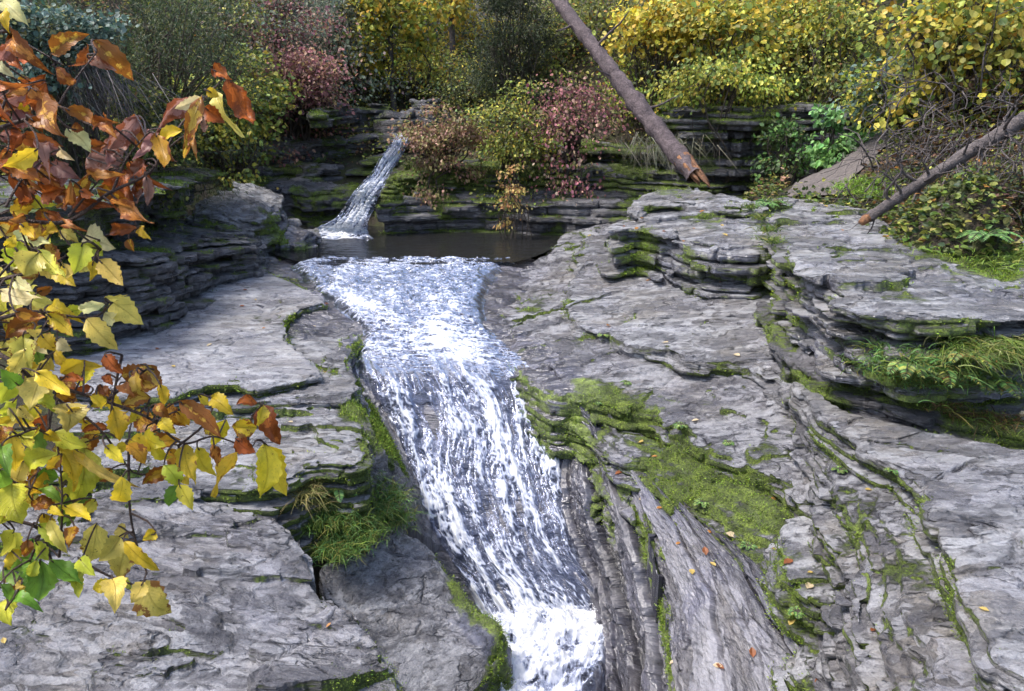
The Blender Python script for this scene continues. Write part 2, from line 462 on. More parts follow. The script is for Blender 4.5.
def rock_sheet(name, label, rows, nu, nv, seed, mat, ridge=.05, nridge=7., cat='rock ledge', wet=.6, moss=None, flow=1., fine=.01, drop=.45):
    """a rock face given by cross rows from top to bottom; its beds run along the rows' length"""
    A = np.array([[P(*q) for q in r] for r in rows])
    m, k = A.shape[:2]
    up = catmull(A.reshape(m, -1), nu).reshape(nu, k, 3)
    G = catmull(up.transpose(1, 0, 2).reshape(k, -1), nv).reshape(nv, nu, 3).transpose(1, 0, 2)
    U = np.linspace(0, 1, nu)[:, None] * np.ones((1, nv)); V = np.linspace(0, 1, nv)[None] * np.ones((nu, 1))
    du = np.gradient(G, axis=0); dv = np.gradient(G, axis=1); N = np.cross(dv, du); N /= np.linalg.norm(N, axis=-1, keepdims=True) + 1e-9
    if N[..., 2].mean() < 0: N = -N
    L = np.linalg.norm(du, axis=-1).sum(0).mean(); Wd = np.linalg.norm(dv, axis=-1).sum(1).mean()
    x = V * Wd; y = U * L
    w = .12 * fbm(y * 1.1 * flow, x * 2.0, seed, 3) + .02 * fbm(y * 6, x * 6, seed + 1, 2)
    q = (V + w / Wd * .6) * nridge; fl = np.floor(q); fr = q - fl
    hgt = _h(fl, np.zeros_like(fl), seed + 2)                     # each bed stands at its own height and breaks off along its length
    hgt = _h(fl - 1, np.zeros_like(fl), seed + 2) * (1 - sstep(0, .16, fr)) + hgt * sstep(0, .16, fr)
    brk1, brk2, cid = worley(y * .8 + .5 * fbm(y * 2, x * 5, seed + 4, 2), fl * 1.7 + .35 * fbm(y * 3, x * 6, seed + 7, 2), seed + 3)
    h = ridge * ((hgt - .5) * 1.5 + (cid - .5) * .7 + .55 * fr * sstep(1., .9, fr) - .25 - .5 * np.exp(-((fr - .03) / .05) ** 2))
    h = h + ridge * .7 * fbm(y * 1.3, x * 1.6, seed + 5, 3) + fine * fbm(y * 14, x * 22, seed + 6, 4)
    G = G + N * h[..., None]
    # closed down at the rim so that it is a body, not a skin
    rim = lambda g: g - np.array([0, 0, drop])
    G = np.concatenate([rim(G[:1]), G, rim(G[-1:])], 0); G = np.concatenate([rim(G[:, :1]), G, rim(G[:, -1:])], 1)
    pad = lambda a: np.pad(a, 1, mode='edge')
    U, V, h = pad(U), pad(V), pad(h)
    co = G.reshape(-1, 3); i = np.arange(len(co)).reshape(G.shape[:2])
    Q = np.stack([i[:-1, :-1], i[:-1, 1:], i[1:, 1:], i[1:, :-1]], -1).reshape(-1, 4)
    me = mesh_np(name, co, Q, 4, True, 34)
    if vnormals(me)[:, 2].mean() < 0: me.flip_normals(); Q = Q[:, ::-1]
    nrm = vnormals(me)
    bc = np.stack([pad(y) * (.8 if wet > .8 else 1.5), pad(x) * 1.0, np.full(h.shape, float(seed))], -1).reshape(-1, 3).astype(np.float32)
    at = me.attributes.new('bedco', 'FLOAT_VECTOR', 'POINT'); at.data.foreach_set('vector', bc.ravel())
    tone = np.pad((hgt - .5) * 1.1 + (cid - .5) * .5 - .8 * sstep(.14, .02, fr), 1, mode='edge')
    set_attr(me, 'tone', np.clip(tone.ravel(), -1, .7) * .8)
    mo = .16 + .25 * fbm(U * L * 2, V * Wd * 3, seed + 8, 3) + (moss(U, V) if moss else 0) - 2.5 * h
    mo = np.clip(mo.ravel(), 0, 1)
    set_attr(me, 'moss', mo); set_attr(me, 'wet', np.clip(np.full(len(co), wet) + .3 * fbm(co[:, 0] * 2, co[:, 1] * 2, seed + 9), 0, 1))
    o = link(name, me, mat); tag(o, label, cat); ROCK_TRIS.append((co, Q, mo, nrm, o)); return o

def catmull(rows, n):
    rows = np.asarray(rows, float); m = len(rows)
    t = np.linspace(0, m - 1 - 1e-6, n); i = t.astype(int); f = (t - i)[:, None]
    g = lambda j: rows[np.clip(j, 0, m - 1)]
    p0, p1, p2, p3 = g(i - 1), g(i), g(i + 1), g(i + 2)
    return .5 * (2 * p1 + (p2 - p0) * f + (2 * p0 - 5 * p1 + 4 * p2 - p3) * f * f + (3 * p1 - p0 - 3 * p2 + p3) * f ** 3)

# ------------------------------------------------------------------ ground under and behind everything
GC = []
def gp(*pts):
    for p in pts: GC.append(W(p))
gp(('w', -1.2, 13, -2.9), ('w', 0, 13, -2.9), ('w', -2, 12, -2.8), ('w', .5, 14.3, -2.5), ('w', -.9, 11, -2.75), ('w', -.9, 9, -2.85), ('w', -.6, 7.4, -3.1), ('w', -.2, 6.6, -4.0),
   ('w', .2, 5.7, -4.7), ('w', .1, 4.8, -4.8), ('w', .1, 3, -5.0), ('w', 1.2, 4.6, -4.0), ('w', 1.7, 3.4, -3.9), ('w', 1.1, 2.5, -4.2),
   (345, 520, -3.05), (310, 560, -3.3), (400, 640, -4.3), (330, 480, -2.85), ('w', -2.6, 4.4, -3.0), ('w', -1.3, 3.2, -3.4), ('w', -2.2, 2.0, -2.9), ('w', -1.0, 1.2, -3.0), ('w', -3.4, 3.0, -2.6), ('w', -3, 7, -2.75), ('w', -3.4, 9.5, -2.7),
   ('w', -4.3, 11.6, -2.5), ('w', -3.6, 12.6, -2.6), ('w', -5.2, 9.2, -1.9), ('w', -4.8, 7.0, -1.9), ('w', -6.5, 8, -.4), ('w', -6.5, 11, -.1), ('w', -7.2, 14, 1.2), ('w', -10, 9, 1.6), ('w', -10, 15, 3.2), ('w', -5.6, 13.4, -.9),
   ('w', -5.6, 15.5, -.7), ('w', -4, 16.5, -.95), ('w', -2.2, 16, -1.2), ('w', -4.2, 18, -.5), ('w', -4.6, 15.2, -1.6), ('w', -1.8, 19, -.3), ('w', -4.5, 20, 1.2), ('w', -7, 20, 3.0), ('w', -2.2, 25, 1.2), ('w', -3, 34, 3.0), ('w', -9, 30, 6), ('w', -14, 20, 6),
   ('w', -3.5, 14.3, -2.3), ('w', -2.4, 14.6, -2.2), ('w', -4.6, 14.2, -1.9), ('w', -3.4, 15.3, -1.7), ('w', -5.6, 12.2, -.95), ('w', .5, 16, -.55), ('w', 2.2, 15.6, -.4), ('w', .5, 20, 1.5), ('w', 4, 18, 2.0), ('w', 4, 15.6, .05), ('w', 6, 15.4, .3), ('w', 3.4, 25, 4), ('w', 8, 25, 6), ('w', 14, 20, 6),
   (820, 192, -1.2), (760, 190, -1.5), (850, 165, -1.0), (880, 145, -.7), (905, 205, -1.16), ('w', 5.2, 8.8, -1.15), ('w', 6.8, 8.0, -.8), (1000, 190, -.75), ('w', 6.5, 9.5, -.1), ('w', 6.5, 12.5, .6), ('w', 9, 11, 1.6), ('w', 10, 15, 3.2), ('w', 8.5, 7, .3), ('w', 6.2, 6.4, -1.7), ('w', 4.6, 5.2, -2.4), ('w', 4.0, 5.8, -2.3), ('w', 5.2, 6.0, -2.1), ('w', 4.6, 7.0, -1.75), ('w', 5.4, 4.6, -2.4),
   ('w', 3.4, 11.5, -1.35), ('w', 3.4, 13.2, -1.75), ('w', 2.5, 13.5, -2.1), ('w', 2.0, 10.5, -2.4), ('w', 3.0, 8.5, -2.4), ('w', 1.2, 8.2, -2.8), ('w', 1.0, 11, -2.6), ('w', 2.2, 6, -2.7), ('w', 3.6, 6.5, -2.3), ('w', 3.6, 4.2, -2.6), ('w', 2.6, 3.2, -2.7), ('w', 4, 2, -2.8))
GCA = np.array(GC)
def _tps(r2): return np.where(r2 > 0, r2 * np.log(np.maximum(r2, 1e-12)), 0) * .5
def _solve():
    n = len(GCA); d2 = ((GCA[:, None, :2] - GCA[None, :, :2]) ** 2).sum(-1)
    A = np.zeros((n + 3, n + 3)); A[:n, :n] = _tps(d2) + np.eye(n) * .02
    A[:n, n] = 1; A[:n, n + 1:] = GCA[:, :2]; A[n, :n] = 1; A[n + 1:, :n] = GCA[:, :2].T
    return np.linalg.solve(A, np.concatenate([GCA[:, 2], [0, 0, 0]]))
_GW = _solve()
def ground_z(x, y):
    x = np.asarray(x, float); y = np.asarray(y, float); n = len(GCA)
    z = _GW[n] + _GW[n + 1] * x + _GW[n + 2] * y
    for i in range(n): z = z + _GW[i] * _tps((x - GCA[i, 0]) ** 2 + (y - GCA[i, 1]) ** 2)
    far = sstep(16, 26, np.hypot(x, y - 10))
    lim = 3 + np.hypot(x, y - 10) * .35
    z = np.minimum(z, lim)
    return z

def m_ground():
    k = NT('forest_soil'); v = k.obj()
    n = k.noise(v, 3., 6., .65); f = k.noise(v, 28., 5., .7)
    c = k.ramp(f, [(.3, (.018, .014, .010)), (.55, (.055, .042, .028)), (.72, (.11, .075, .04))])
    g = k.mix(k.noise(v, 40., 3.), (.03, .045, .010), (.085, .10, .022))
    c = k.mix(k.ramp(n, [(.48, 0), (.6, .8)]), c, g)
    b = k.n('ShaderNodeBump', inp={'Strength': 1., 'Distance': .06, 'Height': k.math('ADD', n, f)})
    p = k.n('ShaderNodeBsdfPrincipled', inp={'Base Color': c, 'Roughness': .9, 'Normal': b.outputs[0]})
    k.l(p.outputs[0], k.out.inputs[0]); return k.m

def build_ground():
    # one sheet: fine near the gorge, coarse out to the hills
    def axis(lo, hi, c0, c1, fine):
        core = np.arange(c0, c1, fine); left = []; s = fine; q = c0
        while q > lo: s *= 1.18; q -= s; left.append(q)
        right = []; s = fine; q = core[-1]
        while q < hi: s *= 1.18; q += s; right.append(q)
        return np.array(left[::-1] + list(core) + right)
    xs = axis(-150, 150, -11, 11, .11); ys = axis(-60, 200, .5, 24, .11)
    X, Y = np.meshgrid(xs, ys, indexing='ij')
    Z = ground_z(X, Y) + .06 * fbm(X * 1.3, Y * 1.3, 3, 4)
    V = np.stack([X, Y, Z], -1).reshape(-1, 3)
    nx, ny = len(xs), len(ys)
    i = np.arange(nx * ny).reshape(nx, ny)
    Q = np.stack([i[:-1, :-1], i[1:, :-1], i[1:, 1:], i[:-1, 1:]], -1).reshape(-1, 4)
    o = link('ground', mesh_np('ground', V, Q, 4), m_ground()); tag(o, kind='structure')
build_ground()

# ------------------------------------------------------------------ rock ledges
FAST = False
RES = .70
def R(v): return v * RES

# middle bench right of the stream
ledge('rock_bench', 'broad flat grey slate bench sloping from the pool to the right hand mossy steps',
      [(592, 213, -1.86), (640, 222, -1.9), ('w', 3.4, 10.2, -1.85), ('w', 3.3, 7.6, -1.95), ('w', 2.6, 4.6, -2.2), (846, 500, -2.36), (800, 470, -2.36), (760, 448, -2.36), (700, 425, -2.37), (640, 396, -2.39), (545, 378, -2.4),
       (520, 362, -2.38), (492, 335, -2.34), (482, 312, -2.29), (500, 280, -2.2), (530, 250, -2.1)],
      .75, R(.026), 11, layers=(.03, .08), jag=.04, batter=.1, top_step=.018, top_k=7, und=.04, mat=M_BENCH, moss=(-.42, .12), wobble=.10, tread=(.9, .14, 5),
      moss_regions=[([(560, 318), (700, 350), (690, 362), (600, 340)], .35), ([(530, 360), (620, 372), (700, 402), (700, 428), (530, 385)], .30)], wet=(.25, .35))
# thin plate lying on the bench (upper tread with the step along it)
ledge('rock_plate', 'thin pale slate plate on the bench below the two big right hand blocks',
      [(590, 222, -1.83), (620, 240, -1.88), (655, 280, -1.95), ('w', 3.2, 8.6, -1.87), ('w', 3.2, 6.6, -1.95), (800, 400, -2.16), (770, 372, -2.16), (690, 352, -2.14), (625, 340, -2.17), (572, 320, -2.17), (568, 300, -2.12), (580, 262, -1.98)],
      .16, R(.026), 23, layers=(.025, .05), jag=.035, batter=.1, top_step=.014, top_k=7, und=.025, mat=M_SLATE, moss=(-.45, .05), wobble=.12, wet=(.12, .3))

# upper right block, three beds
ledge('rock_block', 'layered grey rock block with mossy dark face, left one of the two right hand blocks',
      [(606, 238, -1.52), (640, 226, -1.42), (700, 243, -1.42), (772, 247, -1.42), ('w', 3.2, 8.6, -1.42), ('w', 3.9, 11.2, -1.25), (755, 195, -1.2), (640, 200, -1.3), (612, 222, -1.45)],
      .72, R(.03), 31, layers=(.05, .13), jag=.09, batter=.12, under=.10, top_step=.025, mat=M_SLATE, moss=(-.30, .0), wet=(.0, .95), cell=2.2)
ledge('cap_stone', 'flat pale cap stone on top of the left right-hand block below the leaning log',
      [(632, 212, -1.30), (655, 203, -1.26), (745, 211, -1.28), (752, 197, -1.15), (690, 182, -1.05), (655, 186, -1.1), (640, 194, -1.2)],
      .17, R(.03), 37, layers=(.03, .07), jag=.06, batter=.1, top_step=.022, mat=M_SLATE, moss=(-.36, .0), wet=(0, .1), cell=2.5)
# big right block
ledge('rock_block', 'biggest layered grey rock block at the right edge with ferns on its face',
      [(782, 257, -1.31), (800, 272, -1.31), (827, 292, -1.31), (890, 311, -1.31), (960, 315, -1.31), ('w', 4.4, 5.3, -1.31), ('w', 6.2, 5.8, -1.26), ('w', 6.2, 8.2, -1.3), (940, 236, -1.18), (880, 212, -1.13), (830, 196, -1.2), (764, 194, -1.12), (772, 225, -1.26)],
      .64, R(.028), 41, layers=(.04, .10), jag=.10, batter=.08, under=.10, top_step=.022, top_k=7, mat=M_SLATE, moss=(-.34, .04), wet=(0, .95), cell=2.4, und=.04,
      moss_regions=[([(900, 235), (1024, 262), (1024, 275), (930, 250)], .6)])
ledge('rock_step', 'dark wet strata step under the biggest block at the right edge',
      [(759, 308, -1.93), (770, 330, -1.92), (790, 352, -1.93), (824, 374, -1.94), (880, 389, -1.93), (955, 399, -1.92), (1013, 405, -1.92), ('w', 4.8, 4.7, -1.92), ('w', 5.8, 6.2, -1.78), ('w', 3.4, 9.2, -1.7)],
      .16, R(.026), 43, layers=(.03, .08), jag=.06, batter=.1, top_step=.02, mat=M_SHALE, moss=(-.16, .02), wet=(.3, .5), cell=2.6,
      moss_regions=[([(860, 330), (1024, 330), (1024, 400), (900, 385)], .35)])
ledge('rock_step', 'lowest dark strata step around the foot of the biggest block at the right edge',
      [(764, 330, -1.97), (782, 360, -2.00), (806, 383, -2.01), (840, 396, -2.01), (900, 408, -2.01), (960, 420, -2.0), (1024, 432, -2.0), ('w', 4.8, 4.4, -2.0), ('w', 5.8, 6.0, -1.95), ('w', 3.3, 8.6, -1.86)],
      .20, R(.024), 47, layers=(.03, .07), jag=.05, batter=.1, under=.05, top_step=.015, mat=M_SHALE, moss=(-.12, .04), wet=(.3, .5), cell=2.8,
      moss_regions=[([(940, 395), (1024, 400), (1024, 435), (940, 418)], .4)])

# right foreground benches
ledge('rock_slab', 'smooth grey slab in the bottom right corner',
      [(790, 372, -2.02), (820, 392, -2.03), (862, 412, -2.03), (1024, 444, -2.0), ('w', 5.4, 4.0, -1.98), ('w', 4.6, 1.6, -2.0), ('w', 2.2, 1.6, -2.07), (1002, 670, -2.06), (985, 630, -2.06), (962, 590, -2.06), (940, 545, -2.06), (935, 520, -2.06), (916, 480, -2.05), (890, 460, -2.05), (850, 440, -2.04), (815, 412, -2.04)],
      .42, R(.018), 53, layers=(.03, .07), jag=.03, batter=.06, top_step=.010, top_k=5, und=.025, mat=M_SLATE, moss=(-.48, .06), wet=(.1, .2), wobble=.05, cut=.03)
ledge('rock_shelf', 'narrow broken shelf with a mossy striped edge left of the corner slab',
      [(770, 345, -2.16), (800, 400, -2.18), (850, 425, -2.18), ('w', 2.6, 4.5, -2.18), ('w', 2.4, 3.2, -2.20), ('w', 2.3, 1.5, -2.2), ('w', 1.25, 1.5, -2.28), (905, 740, -2.26), (893, 691, -2.26), (880, 640, -2.26), (866, 580, -2.25), (852, 530, -2.24), (842, 485, -2.23), (815, 440, -2.21), (790, 400, -2.19), (766, 362, -2.17)],
      1.5, R(.019), 59, layers=(.025, .06), jag=.045, batter=.24, top_step=.022, top_k=8, und=.04, mat=M_BENCH, moss=(-.34, .05), wet=(.15, .35), wobble=.06, cell=4, tread=(.22, .10, 3))

# mossy steps below the middle bench
ledge('mossy_step', 'long mossy rock step under the front edge of the broad bench',
      [(546, 380, -2.5), (640, 408, -2.52), (700, 436, -2.52), (770, 462, -2.5), ('w', 2.2, 4.6, -2.5), ('w', 1.9, 4.1, -2.52), (845, 530, -2.53), (800, 525, -2.54), (745, 500, -2.56), (700, 472, -2.57), (655, 450, -2.58), (605, 422, -2.58), (575, 402, -2.57), (552, 392, -2.55)],
      .55, R(.022), 61, layers=(.03, .08), jag=.06, batter=.12, top_step=.03, top_k=8, mat=M_BENCH, moss=(-.16, .26), wobble=.08, wet=(.2, .5), tread=(.35, .16, 4),
      moss_regions=[([(545, 385), (640, 410), (735, 450), (845, 510), (840, 535), (740, 480), (640, 432), (550, 405)], .24), ([(560, 425), (600, 440), (680, 475), (660, 462), (600, 432)], -.3)])
ledge('mossy_step', 'lower step of bright green moss above the steep slab beside the cascade',
      [(598, 434, -2.72), (630, 440, -2.72), (690, 475, -2.72), (760, 520, -2.70), ('w', 1.75, 4.5, -2.7), (845, 600, -2.75), (800, 585, -2.76), (765, 560, -2.78), (735, 555, -2.8), (700, 525, -2.82), (655, 494, -2.83), (625, 470, -2.82), (606, 450, -2.78)],
      .6, R(.022), 67, layers=(.03, .08), jag=.06, batter=.15, top_step=.03, mat=M_BENCH, moss=(-.17, .26), wobble=.07, wet=(.2, .5), tread=(.3, .14, 4),
      moss_regions=[([(620, 448), (690, 470), (775, 540), (790, 580), (740, 570), (690, 525), (630, 482)], .3)])
ledge('rock_block', 'grey fractured block surrounded by moss, middle of the right foreground',
      [(778, 522, -2.60), (812, 514, -2.58), (846, 522, -2.57), (854, 560, -2.6), (858, 602, -2.63), (835, 606, -2.65), (812, 600, -2.65), (786, 580, -2.65), (768, 556, -2.64)],
      .3, R(.016), 71, layers=(.03, .07), jag=.04, batter=.12, top_step=.014, mat=M_SLATE, moss=(-.34, .08), wet=(.1, .3), cell=4)
ledge('rock_block', 'lowest grey fractured block with moss at the bottom of the frame',
      [(806, 622, -2.82), (835, 612, -2.8), (864, 612, -2.78), (872, 660, -2.8), ('w', 1.55, 3.2, -2.85), ('w', 1.2, 3.1, -2.9), (812, 691, -2.9), (788, 652, -2.88)],
      .5, R(.016), 73, layers=(.03, .07), jag=.05, batter=.15, top_step=.02, mat=M_SLATE, moss=(-.26, .14), wet=(.1, .3), cell=4)
rock_sheet('wet_ledge', 'dark wet layered rock along the right bank of the falls',
    [[(524, 358, -2.52), (548, 366, -2.47), (578, 376, -2.45)], [(538, 395, -2.80), (570, 396, -2.62), (608, 408, -2.60)], [(554, 440, -3.08), (590, 438, -2.86), (624, 446, -2.78)], [(564, 500, -3.46), (602, 490, -3.12), (642, 492, -2.92)],
     [(578, 550, -3.76), (618, 545, -3.40), (654, 540, -3.10)], [(594, 600, -4.05), (634, 600, -3.68), (670, 600, -3.36)], [(604, 650, -4.24), (645, 655, -3.88), (678, 660, -3.6)], [(602, 700, -4.34), (650, 710, -4.0), (686, 720, -3.75)], [(600, 790, -4.45), (655, 800, -4.15), (698, 810, -3.9)]],
    520, 420, 83, M_WETFACE, ridge=.085, nridge=6., wet=.95, moss=lambda U, V: .60 * sstep(.66, .80, V) * sstep(1.04, .92, V) * sstep(.08, .2, U) - .25 * sstep(.6, .3, V))
rock_sheet('steep_slab', 'steep smooth wet slab right of the plunge pool, bottom centre right',
    [[(618, 462, -2.86), (640, 472, -2.84), (664, 482, -2.82)], [(638, 512, -3.06), (680, 520, -2.92), (718, 530, -2.86)], [(650, 556, -3.22), (705, 565, -3.02), (768, 578, -2.88)], [(662, 610, -3.45), (725, 620, -3.16), (803, 640, -2.92)],
     [(670, 660, -3.60), (740, 680, -3.30), (833, 700, -3.02)], [(678, 720, -3.76), (750, 750, -3.45), (853, 780, -3.12)], [(688, 800, -3.97), (770, 830, -3.6), (873, 860, -3.2)]],
    460, 420, 79, M_SLABFACE, ridge=.05, nridge=5., wet=.85, moss=lambda U, V: .12 * sstep(.9, 1., V))
rock_sheet('mossy_bank', 'yellow green mossy bank between the rough bench and the falls on the left',
    [[(322, 372, -2.47), (344, 374, -2.50), (362, 378, -2.62)], [(340, 402, -2.5), (360, 405, -2.62), (384, 408, -2.88)], [(358, 434, -2.56), (380, 438, -2.82), (403, 448, -3.12)], [(368, 458, -2.62), (394, 465, -2.98), (418, 485, -3.38)], [(368, 476, -2.75), (398, 490, -3.12), (430, 515, -3.62)], [(366, 500, -2.95), (402, 520, -3.34), (446, 550, -3.86)]],
    300, 240, 85, M_WETFACE, ridge=.045, nridge=6., wet=.5, moss=lambda U, V: .62 * sstep(.75, .45, U) * sstep(.95, .7, V))

# left bank
ledge('rock_bench', 'low wet slate bench under the pale slab left of the stream',
      [(238, 222, -2.16), (262, 240, -2.18), (290, 262, -2.22), (318, 285, -2.27), (352, 312, -2.33), (366, 335, -2.38), (348, 352, -2.41), (362, 376, -2.44), (352, 402, -2.45), (318, 400, -2.43), (140, 405, -2.43), ('w', -6.5, 5.8, -2.4), ('w', -5.4, 9, -2.3), ('w', -4.6, 12, -2.2)],
      .5, R(.026), 97, layers=(.03, .07), jag=.04, batter=.12, top_step=.018, top_k=7, und=.03, mat=M_SLATE, moss=(-.44, .08), wet=(.3, .4), wobble=.07)
ledge('pale_slab', 'pale angular flat slab lying beside the stream at the left',
      [(130, 392, -2.30), (173, 393, -2.30), (205, 380, -2.30), (237, 379, -2.31), (256, 385, -2.31), (319, 372, -2.32), (313, 360, -2.32), (287, 340, -2.30), (284, 324, -2.28), (301, 309, -2.27), (327, 303, -2.27), (323, 296, -2.26), (288, 280, -2.22), (262, 266, -2.18), (245, 240, -2.12), ('w', -4.0, 12, -2.1), ('w', -4.2, 9, -2.2), ('w', -4.6, 7.4, -2.28), ('w', -4.6, 6.5, -2.29)],
      .13, R(.022), 101, layers=(.04, .08), jag=.025, batter=.05, under=.03, top_step=.007, top_k=5, und=.02, mat=M_PALE, moss=(-.5, .12), wet=(.05, .2), wobble=.015, smooth_it=0,
      moss_regions=[([(286, 318), (330, 298), (330, 312), (290, 335)], .35)])
ledge('rock_bench', 'rough grey bench between the pale slab and the grass tuft left of the falls',
      [(-140, 398, -2.48), (200, 396, -2.5), (318, 393, -2.5), (336, 402, -2.51), (352, 425, -2.53), (373, 458, -2.56), (345, 468, -2.57), (305, 466, -2.56), (285, 482, -2.57), (200, 486, -2.56), (-140, 475, -2.50)],
      .7, R(.02), 103, layers=(.03, .08), jag=.045, batter=.15, top_step=.02, top_k=8, und=.04, mat=M_SLATE, moss=(-.44, .34), wet=(.1, .3), wobble=.05,
      moss_regions=[([(325, 385), (360, 385), (385, 460), (365, 470), (335, 405)], .6)])
ledge('rock_shelf', 'great weathered grey rock shelf filling the bottom left foreground',
      [(-160, 476, -2.44), (60, 470, -2.5), (150, 474, -2.55), (230, 480, -2.6), (284, 500, -2.64), (302, 545, -2.72), (345, 608, -2.82), (408, 688, -2.93), ('w', -.45, 3.0, -3.0), ('w', -.5, 1.6, -2.95), ('w', -1.6, 1.4, -2.6), ('w', -4.2, 2.4, -2.25)],
      .9, R(.017), 107, layers=(.03, .07), jag=.04, batter=.07, top_step=.024, top_k=9, und=.05, mat=M_BENCH, moss=(-.50, -.05), wet=(.08, .25), wobble=.06)
ledge('wet_boulder', 'smooth grey boulder with a mossy rim beside the foot of the falls',
      [(318, 572, -3.2), (350, 548, -3.25), (385, 530, -3.28), (420, 534, -3.34), (448, 564, -3.50), (477, 598, -3.66), (504, 622, -3.81), (500, 655, -3.91), (474, 705, -4.01), (454, 770, -4.09), ('w', -.5, 3.5, -4.0), ('w', -.9, 3.7, -3.75), (360, 640, -3.5)],
      .8, R(.017), 109, layers=(.05, .12), jag=.035, batter=.2, top_step=.010, top_k=5, und=.06, mat=M_SLATE, cat='boulder', moss=(-.52, -.1), wet=(.5, .6), wobble=.05,
      moss_regions=[([(440, 545), (480, 585), (520, 616), (512, 660), (484, 715), (455, 705), (484, 650), (474, 620), (440, 580)], .62)])

# left cliff
ledge('left_cliff', 'dark curved cliff of thin rock beds on the left bank behind the yellow leaves',
      [(-60, 262, -1.35), (60, 256, -1.35), (110, 248, -1.35), (175, 233, -1.38), (215, 228, -1.5), (246, 246, -1.82), (258, 262, -2.02), ('w', -4.0, 12.0, -2.0), ('w', -5.5, 12.5, -1.4), ('w', -8.5, 10, -1.2), ('w', -8.5, 6.5, -1.2)],
      1.05, R(.028), 113, layers=(.04, .12), jag=.11, batter=.14, top_step=.03, und=.05, mat=M_SHALE, cat='cliff', moss=(-.15, -.22), wet=(.1, .4), wobble=.08, cell=1.6)
ledge('left_cliff', 'overhanging upper rock bed of the left bank below the dark evergreen shrub',
      [(-80, 205, -.80), (60, 200, -.82), (140, 190, -.9), (196, 176, -.95), (222, 172, -1.02), ('w', -5.0, 12, -1.0), ('w', -6.5, 13, -.8), ('w', -9, 11, -.6), ('w', -9, 7, -.6)],
      .50, R(.035), 127, layers=(.06, .14), jag=.12, batter=.0, under=.35, top_step=.03, und=.06, mat=M_SHALE, cat='cliff', moss=(.0, -.1), wet=(.1, .3), wobble=.12, cell=1.6)

# contorted rocks beside the pool
for i, (ol, th, lab) in enumerate([
    ([(262, 236, -2.0), (272, 222, -1.86), (292, 212, -1.78), (308, 218, -1.85), (306, 240, -2.05), (285, 246, -2.12)], .5, 'small crumpled rock right at the left edge of the pool'),
    ([(186, 222, -1.62), (196, 196, -1.35), (230, 184, -1.28), (262, 182, -1.3), (282, 198, -1.5), (278, 222, -1.75), (240, 228, -1.8)], .9, 'folded pale rock lump standing left of the pool'),
    ([(205, 232, -1.85), (225, 222, -1.75), (256, 226, -1.8), (262, 250, -2.05), (240, 262, -2.15), (215, 250, -1.95)], .5, 'rounded rock lump between the left cliff and the pool')]):
    ledge('pool_rock', lab, ol, th, R(.03), 131 + i, layers=(.05, .1), jag=.08, batter=.15, top_step=.02, lump=.10, und=.05, mat=M_SLATE, cat='rock', moss=(-.3, -.1), wet=(.1, .4), wobble=.12, group='rocks beside the pool')

# stepped rock left of the upper fall
for i, (ol, th, lab) in enumerate([
    ([(205, 203, -1.66), (250, 199, -1.68), (300, 198, -1.68), (340, 197, -1.67), (362, 190, -1.58), (390, 172, -1.36), ('w', -2.2, 15.2, -1.2), ('w', -5.5, 15.2, -1.2)], 1.0, 'lowest wide rock step left of the upper waterfall'),
    ([(215, 176, -1.34), (270, 174, -1.33), (325, 170, -1.27), (366, 164, -1.19), (388, 152, -1.0), ('w', -2.1, 15.8, -.85), ('w', -5.8, 15.6, -.9)], .5, 'second mossy rock step left of the upper waterfall'),
    ([(240, 152, -.93), (290, 148, -.88), (350, 144, -.83), (392, 135, -.68), ('w', -2.0, 16.6, -.55), ('w', -5.8, 16.2, -.6)], .4, 'third mossy rock step left of the upper waterfall'),
    ([(255, 132, -.60), (310, 128, -.54), (375, 124, -.48), (396, 118, -.40), ('w', -2.3, 17.4, -.2), ('w', -5.2, 17.0, -.3)], .35, 'fourth rock step up beside the top of the upper waterfall'),
    ([(312, 112, -.2), (345, 108, -.15), (388, 106, -.13), ('w', -2.4, 17.4, 0), ('w', -4.5, 17.6, 0)], .35, 'topmost dark flat rock step with an overhang')]):
    ledge('rock_step', lab, ol, th, R(.04), 141 + i, layers=(.05, .13), jag=.10, batter=.1, under=.05, top_step=.03, und=.05, mat=M_SHALE, moss=(-.02, -.12), wet=(.25, .4), wobble=.12, cell=1.6, group='rock steps left of the upper waterfall')

# mossy ledge behind the pool
ledge('pool_ledge', 'lower dark rock band along the back of the pool',
      [(378, 206, -1.70), (420, 200, -1.64), (500, 200, -1.64), (560, 203, -1.64), ('w', 2.6, 13.3, -1.6), ('w', 4.2, 13.6, -1.6), ('w', 4.2, 15.5, -1.5), ('w', -2.0, 15.5, -1.5), (382, 194, -1.56)],
      .80, R(.035), 151, layers=(.10, .22), jag=.07, batter=.10, under=.05, top_step=.03, mat=M_SHALE, moss=(.0, -.16), wet=(.2, .4), wobble=.07, cell=1.0)
ledge('pool_ledge', 'mossy upper rock band behind the pool with shrubs growing on it',
      [(384, 176, -1.25), (402, 171, -1.20), (450, 170, -1.19), (520, 169, -1.18), (570, 168, -1.17), ('w', 2.8, 14.0, -1.17), ('w', 4.4, 14.1, -1.17), ('w', 4.4, 16, -1.0), ('w', -1.4, 16, -1.0), ('w', -1.9, 15.0, -1.15)],
      .50, R(.035), 157, layers=(.05, .14), jag=.12, batter=.18, top_step=.04, lump=.05, mat=M_SHALE, moss=(.15, .0), wet=(.1, .3), wobble=.18, cell=1.4,
      moss_regions=[([(380, 165), (480, 165), (500, 190), (370, 200)], .3)])
